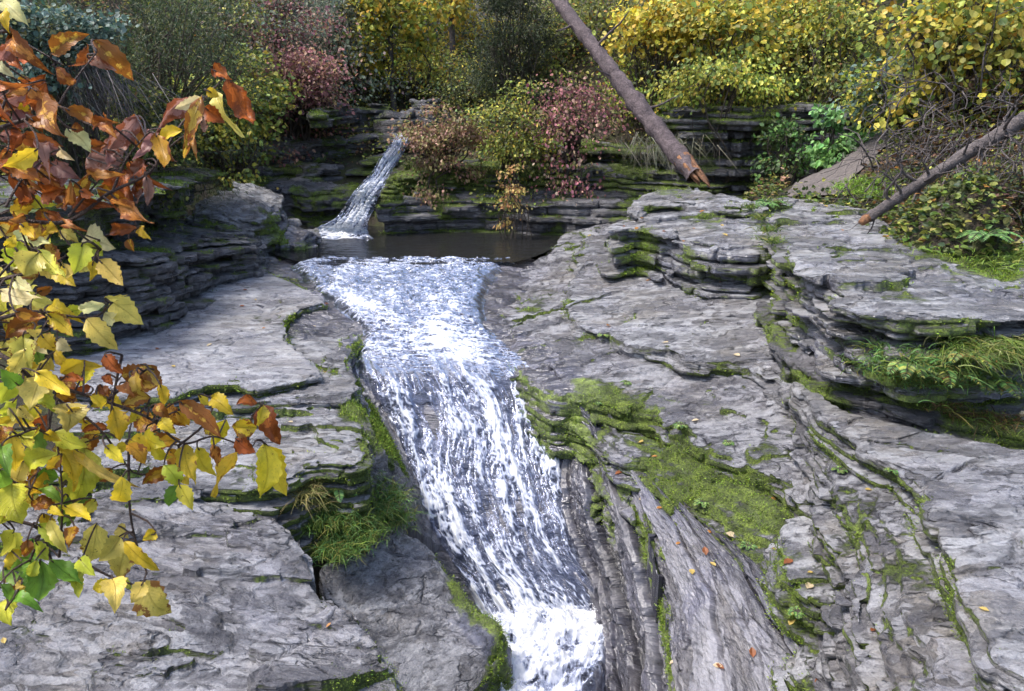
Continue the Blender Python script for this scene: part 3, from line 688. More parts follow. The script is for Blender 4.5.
ledge('pool_ledge', 'dark undercut rock band behind the pool below the red shrub',
      [(505, 150, -.86), (560, 148, -.83), (620, 148, -.83), ('w', 2.8, 14.4, -.8), ('w', 4.4, 14.3, -.78), ('w', 4.4, 16, -.6), ('w', .2, 16, -.6)],
      .45, R(.04), 163, layers=(.06, .14), jag=.12, batter=0, under=.3, top_step=.04, mat=M_SHALE, moss=(.2, -.1), wet=(.1, .3), wobble=.15, cell=1.4)
# dark undercut cliff behind the leaning log
ledge('back_cliff', 'dark cliff of thin rock beds behind the leaning log',
      [('w', 2.6, 14.0, -.15), ('w', 3.6, 13.7, -.12), ('w', 4.6, 13.5, -.12), ('w', 5.6, 13.4, -.1), ('w', 6.6, 13.7, -.05), ('w', 6.8, 16.5, .1), ('w', 2.6, 16.5, .1)],
      1.7, R(.035), 167, layers=(.07, .17), jag=.13, batter=-.0, under=.35, top_step=.04, mat=M_SHALE, cat='cliff', moss=(.1, -.14), wet=(.1, .4), wobble=.12, cell=1.4)
for i, (cx, cy, r, lab) in enumerate([(396, 112, .38, 'round dark boulder above the upper waterfall'), (425, 100, .30, 'grey boulder in the stream above the upper waterfall'), (440, 112, .34, 'low boulder right of the top of the upper waterfall')]):
    c = PY(cx, cy, 16.8 + .3 * i); ang = np.linspace(0, 2 * PI, 9)[:-1]
    ledge('stream_boulder', lab, [('w', c[0] + r * (1.1 + .2 * math.sin(3 * a + i)) * math.cos(a), c[1] + r * math.sin(a), c[2]) for a in ang], .7, .04, 171 + i,
          layers=(.1, .3), jag=.05, batter=.3, lump=.12, mat=M_SHALE, cat='boulder', moss=(-.2, -.2), wet=(.3, .3), group='boulders above the upper waterfall')
# ------------------------------------------------------------------ stream bed and water
def m_water_white(name):
    """a clear film over the rock, broken into white threads: 'foam' per point says how much air is in it"""
    k = NT(name); v = k.obj()
    fo = k.attr('foam').outputs['Fac']
    n = k.noise(v, 70., 3., .6)
    f = k.math('ADD', fo, k.math('MULTIPLY_ADD', n, .30, -.15))
    mask = k.ramp(f, [(.20, 0), (.42, .38), (.62, .86), (.95, 1)])
    bump = k.n('ShaderNodeBump', inp={'Strength': .5, 'Distance': .012, 'Height': n})
    wcol = k.ramp(f, [(.25, (.30, .35, .52)), (.55, (.54, .59, .74)), (.8, (.72, .75, .83)), (1.1, (.82, .84, .88))])
    white = k.n('ShaderNodeBsdfPrincipled', inp={'Base Color': wcol, 'Roughness': .5, 'Specular IOR Level': .25, 'Normal': bump.outputs[0]})
    tl = k.n('ShaderNodeBsdfTranslucent', inp={0: wcol})
    wm = k.n('ShaderNodeMixShader', inp={0: .25}); k.l(white.outputs[0], wm.inputs[1]); k.l(tl.outputs[0], wm.inputs[2])
    gl = k.n('ShaderNodeBsdfGlossy', inp={'Color': (.80, .83, .92, 1), 'Roughness': .10, 'Normal': bump.outputs[0]})
    tr = k.n('ShaderNodeBsdfTransparent', inp={'Color': (.72, .77, .88, 1)})
    fr = k.n('ShaderNodeFresnel', inp={'IOR': 1.33, 'Normal': bump.outputs[0]})
    clear = k.n('ShaderNodeMixShader', inp={0: k.math('MULTIPLY', fr.outputs[0], .8)}); k.l(tr.outputs[0], clear.inputs[1]); k.l(gl.outputs[0], clear.inputs[2])
    mx = k.n('ShaderNodeMixShader', inp={0: mask}); k.l(clear.outputs[0], mx.inputs[1]); k.l(wm.outputs[0], mx.inputs[2])
    k.l(mx.outputs[0], k.out.inputs[0]); return k.m

def m_foam():
    k = NT('white_foam'); v = k.obj()
    n = k.noise(v, 90., 3.)
    c = k.ramp(n, [(.3, (.72, .76, .86)), (.6, (.90, .91, .94))])
    b = k.n('ShaderNodeBsdfPrincipled', inp={'Base Color': c, 'Roughness': .3})
    t = k.n('ShaderNodeBsdfTranslucent', inp={0: (.85, .88, .95, 1)})
    mx = k.n('ShaderNodeMixShader', inp={0: .25}); k.l(b.outputs[0], mx.inputs[1]); k.l(t.outputs[0], mx.inputs[2])
    k.l(mx.outputs[0], k.out.inputs[0]); return k.m

def m_pool():
    k = NT('pool_water'); v = k.obj()
    n = k.noise(k.mapping(v, (2.5, 7, 1)), 1.6, 5., .6, .4)
    bump = k.n('ShaderNodeBump', inp={'Strength': .35, 'Distance': .03, 'Height': n})
    gl = k.n('ShaderNodeBsdfGlossy', inp={'Color': (.9, .93, 1, 1), 'Roughness': .07, 'Normal': bump.outputs[0]})
    tr = k.n('ShaderNodeBsdfTransparent', inp={'Color': (.30, .29, .25, 1)})
    fr = k.n('ShaderNodeFresnel', inp={'IOR': 1.33, 'Normal': bump.outputs[0]})
    df = k.n('ShaderNodeBsdfDiffuse', inp={0: (.026, .026, .025, 1)}); body = k.n('ShaderNodeMixShader', inp={0: .6}); k.l(tr.outputs[0], body.inputs[1]); k.l(df.outputs[0], body.inputs[2])
    mx = k.n('ShaderNodeMixShader', inp={0: fr.outputs[0]}); k.l(body.outputs[0], mx.inputs[1]); k.l(gl.outputs[0], mx.inputs[2])
    k.l(mx.outputs[0], k.out.inputs[0]); return k.m

M_WHITE = m_water_white('white_water'); M_FOAM = m_foam(); M_POOL = m_pool()

def sheet(rows, n_long, n_cross, ext=0.):
    """rows: (xl, yl, xr, yr, z [, foam_left, foam_right]) down the stream -> grid of points"""
    L = np.array([P(r[0], r[1], r[4]) for r in rows]); Rr = np.array([P(r[2], r[3], r[4]) for r in rows])
    fo = np.array([(r[5], r[6]) for r in rows])
    L = catmull(L, n_long); Rr = catmull(Rr, n_long); fo = catmull(fo, n_long)
    s = np.linspace(-ext, 1 + ext, n_cross)
    G = L[:, None, :] * (1 - s[None, :, None]) + Rr[:, None, :] * s[None, :, None]
    sc = np.clip(s, 0, 1)
    FO = fo[:, :1] * (1 - sc) + fo[:, 1:] * sc
    return G, FO, np.broadcast_to(s, FO.shape)

def grid_faces(a, b):
    i = np.arange(a * b).reshape(a, b)
    return np.stack([i[:-1, :-1], i[:-1, 1:], i[1:, 1:], i[1:, :-1]], -1).reshape(-1, 4)

STREAM = [
    (300, 255, 520, 255, -2.21, .0, .0), (292, 261, 514, 261, -2.218, .34, .28), (288, 267, 506, 266, -2.23, .38, .26), (306, 283, 492, 280, -2.25, .34, .22), (338, 306, 484, 303, -2.295, .42, .24),
    (362, 326, 492, 326, -2.36, .44, .36), (358, 343, 510, 342, -2.42, .46, .56), (354, 357, 532, 358, -2.48, .36, .56), (358, 374, 550, 375, -2.57, .08, .30), (368, 396, 562, 398, -2.74, .12, .22),
    (384, 425, 570, 432, -2.97, .26, .34), (398, 458, 570, 470, -3.20, .34, .36), (413, 497, 572, 512, -3.46, .40, .32), (432, 540, 582, 556, -3.74, .50, .18), (462, 585, 602, 598, -4.02, .55, .12),
    (484, 614, 614, 614, -4.16, .95, .80), (490, 632, 624, 632, -4.20, 1.0, .80), (498, 656, 612, 655, -4.23, .95, .45), (488, 691, 604, 691, -4.26, .85, .20), (480, 745, 600, 745, -4.30, .5, .2)]
U_LIP = 7.6 / (len(STREAM) - 1)

def build_bed():
    G, FO, S = sheet([(r[0], r[1], r[2], r[3], r[4], 0, 0) for r in STREAM], 420, 190, .55)
    out = np.maximum(np.maximum(-S, S - 1), 0)
    Z = G[..., 2] - .035 + np.where(S < 0, .12, -.45) * out ** 1.3
    X, Y = G[..., 0], G[..., 1]
    # little rock steps across the stream
    st = fbm(X * 2.2, Y * 3.2, 201, 3)
    Z = Z + .035 * (np.floor(st * 5) / 5 + .2 * st) - .02 + .006 * fbm(X * 12, Y * 18, 203, 3) + .06 * out * fbm(X * 3, Y * 3, 204, 3)
    V = np.stack([X, Y, Z], -1).reshape(-1, 3)
    Q = grid_faces(*Z.shape)
    me = mesh_np('streambed', V, Q, 4); n = vnormals(me)
    if n[:, 2].mean() < 0: me.flip_normals()
    set_attr(me, 'wet', np.full(len(V), .95)); set_attr(me, 'moss', np.clip(.1 + .9 * np.clip(out.ravel(), 0, .3) + .3 * fbm(V[:, 0], V[:, 1], 7), 0, .45))
    o = link('streambed', me, M_SHALE); tag(o, kind='structure')
build_bed()

def build_stream():
    nl, nc = 1150, 230
    G, FO, S = sheet(STREAM, nl, nc)
    u = np.linspace(0, 1, nl)[:, None] * np.ones((1, nc))
    X, Y, Z0 = G[..., 0], G[..., 1], G[..., 2]
    # distance travelled, so streaks follow the water
    seg = np.linalg.norm(np.diff(G[:, nc // 2], axis=0), axis=1); arc = np.concatenate([[0], np.cumsum(seg)])[:, None] * np.ones((1, nc))
    wid = np.linalg.norm(G[:, -1] - G[:, 0], axis=1)[:, None]
    A = (S - .5) * wid
    lipn = .035 * fbm(S * 5, u * 0 + 3., 330, 3)
    fall = sstep(U_LIP - .06, U_LIP + .09, u + lipn) * (1 - sstep(.79, .85, u))
    plunge = sstep(.77, .82, u)
    rap = 1 - sstep(U_LIP - .08, U_LIP + .05, u + lipn)
    wx = A + .05 * fbm(A * 3, arc * 2, 301, 2)
    big = fbm(wx * 2.3, arc * .9, 302, 3)
    rip = fbm(wx * 5, arc * 13, 303, 4, .6)             # cross ripples of the rapid
    rip2 = fbm(wx * 16, arc * 34, 307, 3, .65)
    stre = fbm(wx * 15, arc * 2.6, 304, 4, .66)         # streaks down the fall
    drop = fbm(wx * 34, arc * 17, 305, 3, .7)
    boil = fbm(A * 6, arc * 6, 306, 5, .62)
    edge = sstep(0, .07, S) * sstep(0, .07, 1 - S)
    ja = .05 * fbm(A * 9, arc * 6, 311, 3); jb = .05 * fbm(A * 9 + 5, arc * 6, 312, 3)
    # lace: white threads round dark lens-shaped holes, drawn out down the fall and across the rapid
    f1, f2, _ = worley((A + ja) * 17, (arc + jb) * 8.5, 313); lace = sstep(.18, .62, f1) - .5
    f1, f2, _ = worley((A + ja * .5) * 36, (arc + jb * .5) * 19, 314); lace2 = sstep(.18, .62, f1) - .5
    f1, f2, _ = worley((A + ja) * 5.5 + .8 * rip, (arc + jb) * 15, 315); lacer = sstep(.12, .6, f1) - .5
    f1, f2, _ = worley((A + ja) * 14, (arc + jb) * 34, 316); lacer2 = sstep(.15, .62, f1) - .5
    f1, f2, _ = worley((A + ja) * 13, (arc + jb) * 11, 317); lacep = sstep(.12, .6, f1) - .5
    margin = .05 + .05 * fbm(arc * 2.5 + 20 * (S > .5), arc * .7, 318, 4)
    edge = sstep(0, 1, np.minimum(S, 1 - S) / (margin + .05)) * sstep(margin * .4, margin, np.minimum(S, 1 - S) + .02)
    strand = fbm(wx * 9 + .4 * fbm(A * 2, arc * 1.2, 319, 2), arc * 1.1, 320, 4, .6)      # long falling strands
    thr = np.abs(fbm(wx * 22, arc * 2.4, 321, 3, .6))                                       # fine threads
    foam = FO + rap * (-.09 + .24 * rip + .46 * lacer + .34 * lacer2 + .34 * big) + fall * (-.10 + .62 * strand + .30 * stre + .42 * lace + .34 * lace2 + .20 * big) + plunge * (.02 + .50 * boil + .26 * lacep + .16 * drop)
    foam = foam + fall * .20 * np.exp(-((S - .60) / .22) ** 2) - (.25 - .15 * plunge) * (1 - edge)
    start = sstep(.0, .045, u)
    foam = foam * (.25 + .75 * start)
    h = rap * (.022 * rip + .006 * rip2 + .025 * big + .012 * lacer) + fall * (.055 * strand + .02 * stre + .004 * lace + .03 * big) + plunge * (.11 * fbm(A * 3.5, arc * 3.5, 331, 4, .5) + .008 * lacep + .06)
    h = (h * (.2 + .8 * edge) + .016) * start - .07 * (1 - edge) ** 2 - .012 * (1 - start)
    V = np.stack([X, Y, Z0], -1)
    du = np.gradient(V, axis=0); dv = np.gradient(V, axis=1)
    N = np.cross(dv, du); N /= np.linalg.norm(N, axis=-1, keepdims=True) + 1e-9
    N[N[..., 2] < 0] *= -1
    V = V + N * h[..., None]
    me = mesh_np('stream_water', V.reshape(-1, 3), grid_faces(nl, nc), 4)
    set_attr(me, 'foam', np.clip(foam, 0, 1.2).ravel())
    o = link('stream_water', me, M_WHITE); tag(o, kind='structure')
    return V, N, foam, fall, plunge, u

def blobs(name, centers, rad, dirs, stretch, mat, seed=5):
    """many small lumps of aerated water as one mesh (octahedra, stretched along dirs)"""
    b = np.array([[1, 0, 0], [-1, 0, 0], [0, 1, 0], [0, -1, 0], [0, 0, 1], [0, 0, -1]], float)
    f = np.array([[0, 2, 4], [2, 1, 4], [1, 3, 4], [3, 0, 4], [2, 0, 5], [1, 2, 5], [3, 1, 5], [0, 3, 5]])
    rs = np.random.RandomState(seed); n = len(centers)
    ax = dirs / (np.linalg.norm(dirs, axis=1, keepdims=True) + 1e-9)
    t = rs.normal(size=(n, 3)); e1 = np.cross(ax, t); e1 /= np.linalg.norm(e1, axis=1, keepdims=True) + 1e-9; e2 = np.cross(ax, e1)
    pts = b[None] * rs.uniform(.6, 1.3, (n, 6, 1))
    V = centers[:, None] + rad[:, None, None] * (pts[..., :1] * e1[:, None] + pts[..., 1:2] * e2[:, None] + pts[..., 2:] * ax[:, None] * stretch)
    Fq = (f[None] + 6 * np.arange(n)[:, None, None]).reshape(-1, 3)
    return link(name, mesh_np(name, V.reshape(-1, 3), Fq, 3), mat)

def build_splash(V, N, foam, fall, plunge, u):
    rs = np.random.RandomState(3)
    w = (np.clip(foam - .42, 0, 1) ** 1.2 * (fall * 1.0 + plunge * 1.6 + .05 * (u < U_LIP))).ravel(); w /= w.sum()
    n = 1800
    i = rs.choice(len(w), n, p=w, replace=False)
    p = V.reshape(-1, 3)[i]; nn = N.reshape(-1, 3)[i]; pl = plunge.ravel()[i]; fl = fall.ravel()[i]
    flow = np.gradient(V, axis=0).reshape(-1, 3)[i]
    p = p + nn * (rs.exponential(.012, n) + pl * rs.exponential(.022, n))[:, None]
    r = rs.uniform(.0016, .0046, n) * (1 + .4 * pl)
    o = blobs('splashing_foam', p, r, flow + rs.normal(size=(n, 3)) * .3 * np.linalg.norm(flow, axis=1)[:, None], 1.7, M_FOAM)
    tag(o, kind='stuff')
_st = build_stream(); build_splash(*_st)

def build_pool():
    ol = [(262, 246), (275, 238), (292, 231), (330, 224), (420, 222), (560, 222), (570, 240), (532, 256), (512, 262), (470, 260), (420, 264), (370, 261), (330, 264), (300, 261), (274, 254)]
    pts = [P(x, y, -2.2) for x, y in ol]
    x = [p[0] for p in pts]; y = [p[1] for p in pts]
    gx, gy = np.meshgrid(np.linspace(min(x), max(x), 160), np.linspace(min(y), max(y), 120), indexing='ij')
    sd = poly_sd(gx, gy, [(p[0], p[1]) for p in pts])
    Z = -2.2 + .004 * fbm(gx * 3, gy * 7, 401, 3)
    i = np.arange(gx.size).reshape(gx.shape)
    Q = np.stack([i[:-1, :-1], i[1:, :-1], i[1:, 1:], i[:-1, 1:]], -1)
    keep = sd[:-1, :-1] < .05
    o = link('pool_water', mesh_np('pool_water', np.stack([gx, gy, Z], -1).reshape(-1, 3), Q[keep].reshape(-1, 4), 4), M_POOL)
    tag(o, kind='structure')
build_pool()

def build_upper_fall():
    rows = [(396, 134, 414, 134, -.60, .5, .4), (393, 142, 410, 141, -.68, .5, .45), (380, 158, 401, 158, -.97, .55, .5), (371, 173, 391, 173, -1.22, .5, .5), (357, 188, 382, 190, -1.47, .6, .5), (344, 206, 374, 209, -1.80, .66, .6), (332, 220, 368, 223, -2.02, .75, .7), (312, 230, 368, 231, -2.19, .9, .9), (286, 238, 374, 239, -2.197, .6, .6)]
    nl, nc = 420, 70
    G, FO, S = sheet(rows, nl, nc)
    G[..., :] *= (1 - .035 * np.sin(np.linspace(.15, PI * .95, nl)))[:, None, None]
    seg = np.linalg.norm(np.diff(G[:, nc // 2], axis=0), axis=1); arc = np.concatenate([[0], np.cumsum(seg)])[:, None] * np.ones((1, nc))
    A = S * .4
    st = fbm(A * 20, arc * 2.2, 501, 4, .6); dr = fbm(A * 40, arc * 20, 502, 3, .7)
    en = .10 * fbm(arc * 5 + 9 * (S > .5), arc * 0, 503, 3)
    edge = sstep(.04, .26, S + en) * sstep(.04, .26, 1 - S + en)
    foam = FO + .55 * st + .25 * dr - .6 * (1 - edge) + .16
    G[..., 1] -= .05 * st + .03 * dr; G[..., 2] += .03 * st
    me = mesh_np('upper_waterfall', G.reshape(-1, 3), grid_faces(nl, nc), 4); set_attr(me, 'foam', np.clip(foam, 0, 1.2).ravel())
    o = link('upper_waterfall', me, M_WHITE); tag(o, kind='structure')
    # rock the water slides over
    ol = np.array([P((r[0] + r[2]) / 2, r[1], r[4]) for r in rows])
build_upper_fall()
# ------------------------------------------------------------------ plants
def G(px, py, y0=3., y1=60.):
    """where a line of sight meets the ground sheet"""
    d = ray(px, py); t = np.linspace(y0, y1, 900)
    gz = ground_z(d[0] * t, d[1] * t); hit = np.where(d[2] * t < gz)[0]
    i = hit[0] if len(hit) else len(t) - 1
    return np.array([d[0] * t[i], d[1] * t[i], gz[i]])

_RV = np.concatenate([r[0] for r in ROCK_TRIS]); _rd = _RV[:, 1] * CP - _RV[:, 2] * SP
_rp = 512 + FPX * _RV[:, 0] / _rd; _rq = 345.5 - FPX * (_RV[:, 1] * SP + _RV[:, 2] * CP) / _rd
def seat(px, py, r=3.):
    """the rock surface met by a line of sight"""
    m = np.where((np.abs(_rp - px) < r) & (np.abs(_rq - py) < r) & (_rd > .5))[0]
    if not len(m): return np.array(P(px, py, -2.))
    return _RV[m[np.argmin(_rd[m])]]

LEAF_SHAPES = {
    'ovate': np.array([[0, 0, 0], [-.34, .28, .05], [-.30, .66, .04], [0, 1, -.12], [.30, .66, .04], [.34, .28, .05]]),
    'round': np.array([[0, 0, 0], [-.46, .22, .06], [-.44, .70, .03], [0, 1, -.10], [.44, .70, .03], [.46, .22, .06]]),
    'narrow': np.array([[0, 0, 0], [-.16, .3, .03], [-.14, .66, .02], [0, 1, -.10], [.14, .66, .02], [.16, .3, .03]]),
    'needle': np.array([[0, 0, 0], [-.09, .3, .02], [-.08, .7, .0], [0, 1, -.05], [.08, .7, .0], [.09, .3, .02]]),
}
def leaves_mesh(name, pos, dirs, size, cols, shape='ovate', seed=1, nrm_up=.7):
    """one mesh of many folded leaves. dirs: where each leaf points"""
    rs = np.random.RandomState(seed); n = len(pos)
    T = LEAF_SHAPES[shape]
    d = dirs / (np.linalg.norm(dirs, axis=1, keepdims=True) + 1e-9)
    up = rs.normal(size=(n, 3)) * (1 - nrm_up) + np.array([0, -.25, 1]) * nrm_up
    sx = np.cross(d, up); sx /= np.linalg.norm(sx, axis=1, keepdims=True) + 1e-9
    nz = np.cross(sx, d)
    V = pos[:, None] + size[:, None, None] * (T[None, :, :1] * sx[:, None] + T[None, :, 1:2] * d[:, None] + T[None, :, 2:] * nz[:, None])
    f = np.array([[0, 1, 2, 3], [0, 3, 4, 5]])
    F = (f[None] + 6 * np.arange(n)[:, None, None]).reshape(-1, 4)
    me = mesh_np(name, V.reshape(-1, 3), F, 4, False)
    set_attr(me, 'col', np.repeat(cols, 6, axis=0))
    return me

def pal(rs, palette, n, jit=.22):
    pa = np.array([p[:3] for p in palette]); w = np.array([p[3] if len(p) > 3 else 1. for p in palette], float); w /= w.sum()
    c = pa[rs.choice(len(pa), n, p=w)]
    return np.clip(c * (1 + jit * rs.normal(size=(n, 1))) * (1 + .06 * rs.normal(size=(n, 3))), .004, .9)

def tube_arrays(path, radii, ns=6, rough=0., seed=0, cap=True):
    path = np.asarray(path, float); n = len(path); radii = np.asarray(radii, float)
    tg = np.gradient(path, axis=0); tg /= np.linalg.norm(tg, axis=1, keepdims=True) + 1e-9
    ref = np.array([0, 0, 1.]) if abs(tg[0, 2]) < .9 else np.array([1., 0, 0])
    V = []
    e1 = np.cross(tg[0], ref); e1 /= np.linalg.norm(e1)
    a = np.linspace(0, 2 * PI, ns, endpoint=False)
    rs = np.random.RandomState(seed)
    lump = 1 + rough * rs.normal(size=(n, ns))
    for i in range(n):
        e1 = e1 - tg[i] * (e1 @ tg[i]); e1 /= np.linalg.norm(e1) + 1e-9
        e2 = np.cross(tg[i], e1)
        V.append(path[i] + radii[i] * lump[i][:, None] * (np.cos(a)[:, None] * e1 + np.sin(a)[:, None] * e2))
    V = np.concatenate(V)
    i = np.arange(n * ns).reshape(n, ns)
    F = np.stack([i[:-1], np.roll(i[:-1], -1, 1), np.roll(i[1:], -1, 1), i[1:]], -1).reshape(-1, 4)
    if cap and ns == 6:
        F = np.concatenate([F, [[i[-1, 0], i[-1, 1], i[-1, 2], i[-1, 3]], [i[-1, 0], i[-1, 3], i[-1, 4], i[-1, 5]], [i[0, 3], i[0, 2], i[0, 1], i[0, 0]], [i[0, 5], i[0, 4], i[0, 3], i[0, 0]]]])
    return V, F

class MB:
    def __init__(s): s.v = []; s.f = []; s.n = 0
    def tube(s, path, radii, ns=6, rough=0., seed=0):
        if not hasattr(radii, '__len__'): radii = [radii] * len(path)
        V, F = tube_arrays(path, radii, ns, rough, seed); s.v.append(V); s.f.append(F + s.n); s.n += len(V)
    def build(s, name, mat, parent=None, smooth=True):
        return link(name, mesh_np(name, np.concatenate(s.v), np.concatenate(s.f), 4, smooth), mat, parent)

def wander(a, b, n, amp, rs, sag=0.):
    a = np.asarray(a, float); b = np.asarray(b, float); t = np.linspace(0, 1, n)[:, None]
    L = np.linalg.norm(b - a)
    w = np.zeros((n, 3)); 
    for k in (1, 2, 3): w += np.sin(t * PI * k) * rs.normal(size=3) * amp * L / k
    p = a + (b - a) * t + w; p[:, 2] -= (np.sin(t * PI) * sag * L)[:, 0]
    return p

M_LEAF = m_leaf('leaf', .5, .35)
M_STEM = m_bark('stem_bark', (.12, .095, .075), (.035, .027, .022), 30.)
M_BARK = m_bark('dead_bark', (.17, .13, .135), (.035, .025, .028), 9., moss=.0)
M_GREYBARK = m_bark('grey_bark', (.16, .135, .13), (.04, .033, .033), 12.)
M_WOOD = m_bark('broken_wood', (.34, .16, .065), (.07, .028, .015), 8., .7)

def shrub(name, label, cat, px, py, Y, rx, ry, n, size, palette, seed, shape='ovate', droop=.5, clumps=26, spread=.30, ydepth=None, group=None, base=None, stems=True, upn=.6, thin=.0, flat=1.0, lowf=.35):
    rs = np.random.RandomState(seed); n = int(n * 2.3); size = size * .74
    c = np.array(PY(px, py, Y)); dep = c[1] * CP - c[2] * SP
    r = np.array([rx * dep / FPX, (ydepth or rx * .8 * dep / FPX), ry * dep / FPX])
    # clump centres fill the crown, denser to its outside; a few stragglers break the outline
    q = rs.normal(size=(clumps, 3)); q /= np.linalg.norm(q, axis=1, keepdims=True)
    q *= rs.uniform(.25, 1.0, (clumps, 1)) ** .5 * (1 + .22 * (rs.rand(clumps, 1) > .8))
    cc = c + q * r
    b = np.array(base) if base is not None else np.array([c[0], c[1] + .1, float(ground_z(c[0], c[1]))])
    low = rs.rand(clumps) < lowf
    gz = np.maximum(ground_z(cc[:, 0], cc[:, 1]), c[2] - r[2] * 2.6) + .12
    cc[low, 2] = (gz + (cc[:, 2] - gz) * rs.uniform(0, .8, clumps))[low]
    wgt = rs.uniform(.4, 1.6, clumps); wgt /= wgt.sum()
    ci = rs.choice(clumps, n, p=wgt)
    loc = rs.normal(size=(n, 3)) * spread * r.mean() * np.array([1.15, 1.15, .55 * flat])
    pos = cc[ci] + loc
    out = pos - (c - np.array([0, 0, r[2] * .6])); out /= np.linalg.norm(out, axis=1, keepdims=True) + 1e-9
    d = out * .6 + rs.normal(size=(n, 3)) * .55 + np.array([0, 0, -droop])
    cols = pal(rs, palette, n)
    ctint = 1 + .22 * rs.normal(size=(clumps, 1)); cols = np.clip(cols * ctint[ci], .004, .85)
    sz = size * rs.uniform(.55, 1.25, n)
    if b[2] > c[2]: b[2] = c[2] - r[2]
    t = empty(name, b, label, cat, group)
    inv = -b
    me = leaves_mesh('foliage', pos + inv, d, sz, cols, shape, seed, upn)
    link('foliage', me, M_LEAF, t)
    if stems:
        mb = MB()
        for i in range(clumps):
            st = b + rs.normal(size=3) * np.array([.12, .12, 0]) * r[0]
            p = wander(st, cc[i], 7, .07, rs); mb.tube(p + inv, np.linspace(.014, .004, 7) * (1 + r.mean()), 6)
            for _ in range(3):
                e = cc[i] + rs.normal(size=3) * spread * r.mean() * 1.2
                p2 = wander(cc[i] * .4 + st * .6 if _ == 0 else cc[i], e, 5, .08, rs); mb.tube(p2 + inv, np.linspace(.006, .0025, 5), 6)
        mb.build('stems', M_STEM, t)
    return t

def grass(name, label, base_pts, n, length, palette, seed, lean=(0, 0, 0), width=.006, spread=.1, kind=None, cat='grass tuft', mat=None, up=1.0, group=None):
    """arching blades rooted around base_pts"""
    rs = np.random.RandomState(seed); bp = np.asarray(base_pts, float)
    b = bp[rs.choice(len(bp), n)] + rs.normal(size=(n, 3)) * np.array([spread, spread, spread * .25])
    L = length * rs.uniform(.45, 1.2, n)
    dirn = rs.normal(size=(n, 3)) * np.array([.6, .6, .2]) + np.array([0, 0, up]) + np.array(lean)
    dirn /= np.linalg.norm(dirn, axis=1, keepdims=True)
    hor = dirn * np.array([1, 1, 0]) + rs.normal(size=(n, 3)) * .15 + np.array(lean) * .8; hor[:, 2] = 0
    side = np.cross(dirn, rs.normal(size=(n, 3))); side /= np.linalg.norm(side, axis=1, keepdims=True)
    ks = 5; V = []
    for i in range(ks):
        t = i / (ks - 1)
        p = b + dirn * (L * t)[:, None] + hor * (L * .55 * t * t)[:, None] - np.array([0, 0, 1]) * (L * .62 * t ** 2.2)[:, None]
        w = (width * rs.uniform(.6, 1.3, n) * (1 - t) ** .7 + .0006)[:, None]
        V += [p - side * w, p + side * w]
    V = np.stack(V, 1)
    f = np.array([[2 * i, 2 * i + 1, 2 * i + 3, 2 * i + 2] for i in range(ks - 1)])
    F = (f[None] + 2 * ks * np.arange(n)[:, None, None]).reshape(-1, 4)
    o0 = bp.mean(0)
    me = mesh_np(name, (V - (0 if kind == 'stuff' else o0)).reshape(-1, 3), F, 4, True); set_attr(me, 'col', np.repeat(pal(rs, palette, n), 2 * ks, axis=0))
    o = link(name, me, mat or M_LEAF)
    if kind != 'stuff': o.location = o0
    tag(o, label, None if kind else cat, group, kind); return o

def fern(name, label, base, n, length, palette, seed, lean=(0, -.3, 0), cat='fern', group=None):
    rs = np.random.RandomState(seed); pos = []; dr = []; sz = []; mb = MB()
    for i in range(n):
        a = 2 * PI * i / n + rs.uniform(-.3, .3); L = length * rs.uniform(.65, 1.15)
        h = np.array([math.cos(a), math.sin(a), 0]) + np.array(lean)
        t = np.linspace(0, 1, 20)[:, None]
        p = h * t * L * .8 + np.array([0, 0, 1]) * (t * .8 - t ** 2 * .75) * L
        mb.tube(p, np.linspace(.004, .0012, 20), 6)
        tg = np.gradient(p, axis=0); tg /= np.linalg.norm(tg, axis=1, keepdims=True)
        sd = np.cross(tg, [0, 0, 1]); sd /= np.linalg.norm(sd, axis=1, keepdims=True) + 1e-9
        for j in range(2, 20):
            for s in (-1, 1):
                pos.append(p[j]); dr.append(sd[j] * s + tg[j] * .5 + np.array([0, 0, -.15])); sz.append(L * .20 * math.sin(PI * (j / 20.5)) ** .8 + .006)
        pos.append(p[-1]); dr.append(tg[-1]); sz.append(L * .1)
    t = empty(name, base, label, cat, group)
    link('fronds', leaves_mesh('fronds', np.array(pos), np.array(dr), np.array(sz), pal(rs, palette, len(pos)), 'narrow', seed, .9), M_LEAF, t)
    mb.build('stalks', M_STEM, t)
    return t

# palettes are base colours of leaves
YEL = [(.68, .53, .07, 3), (.60, .50, .10, 2), (.46, .45, .10, 1), (.60, .36, .04, 1), (.34, .38, .09, 1.6)]
YGR = [(0.46, 0.46, 0.081, 2), (0.276, 0.345, 0.069, 2), (0.149, 0.218, 0.057, 2), (0.575, 0.483, 0.081, 1.2)]
OLV = [(0.168, 0.196, 0.049, 3), (0.28, 0.294, 0.07, 2), (0.42, 0.42, 0.084, 1), (0.098, 0.126, 0.042, 2), (0.35, 0.168, 0.042, 0.4)]
DGR = [(0.045, 0.072, 0.033, 3), (0.075, 0.112, 0.048, 2), (0.128, 0.15, 0.053, 1), (0.15, 0.135, 0.045, 0.5)]
BLU = [(0.117, 0.182, 0.156, 2), (0.182, 0.26, 0.221, 1.5), (0.078, 0.13, 0.104, 1.5), (0.325, 0.312, 0.13, 0.4)]
PNK = [(0.44, 0.209, 0.209, 2), (0.33, 0.143, 0.154, 2), (0.528, 0.319, 0.22, 2), (0.22, 0.11, 0.099, 1), (0.396, 0.308, 0.132, 1)]
TANR = [(0.396, 0.242, 0.165, 2), (0.275, 0.154, 0.11, 2), (0.363, 0.308, 0.121, 2), (0.198, 0.187, 0.066, 1)]
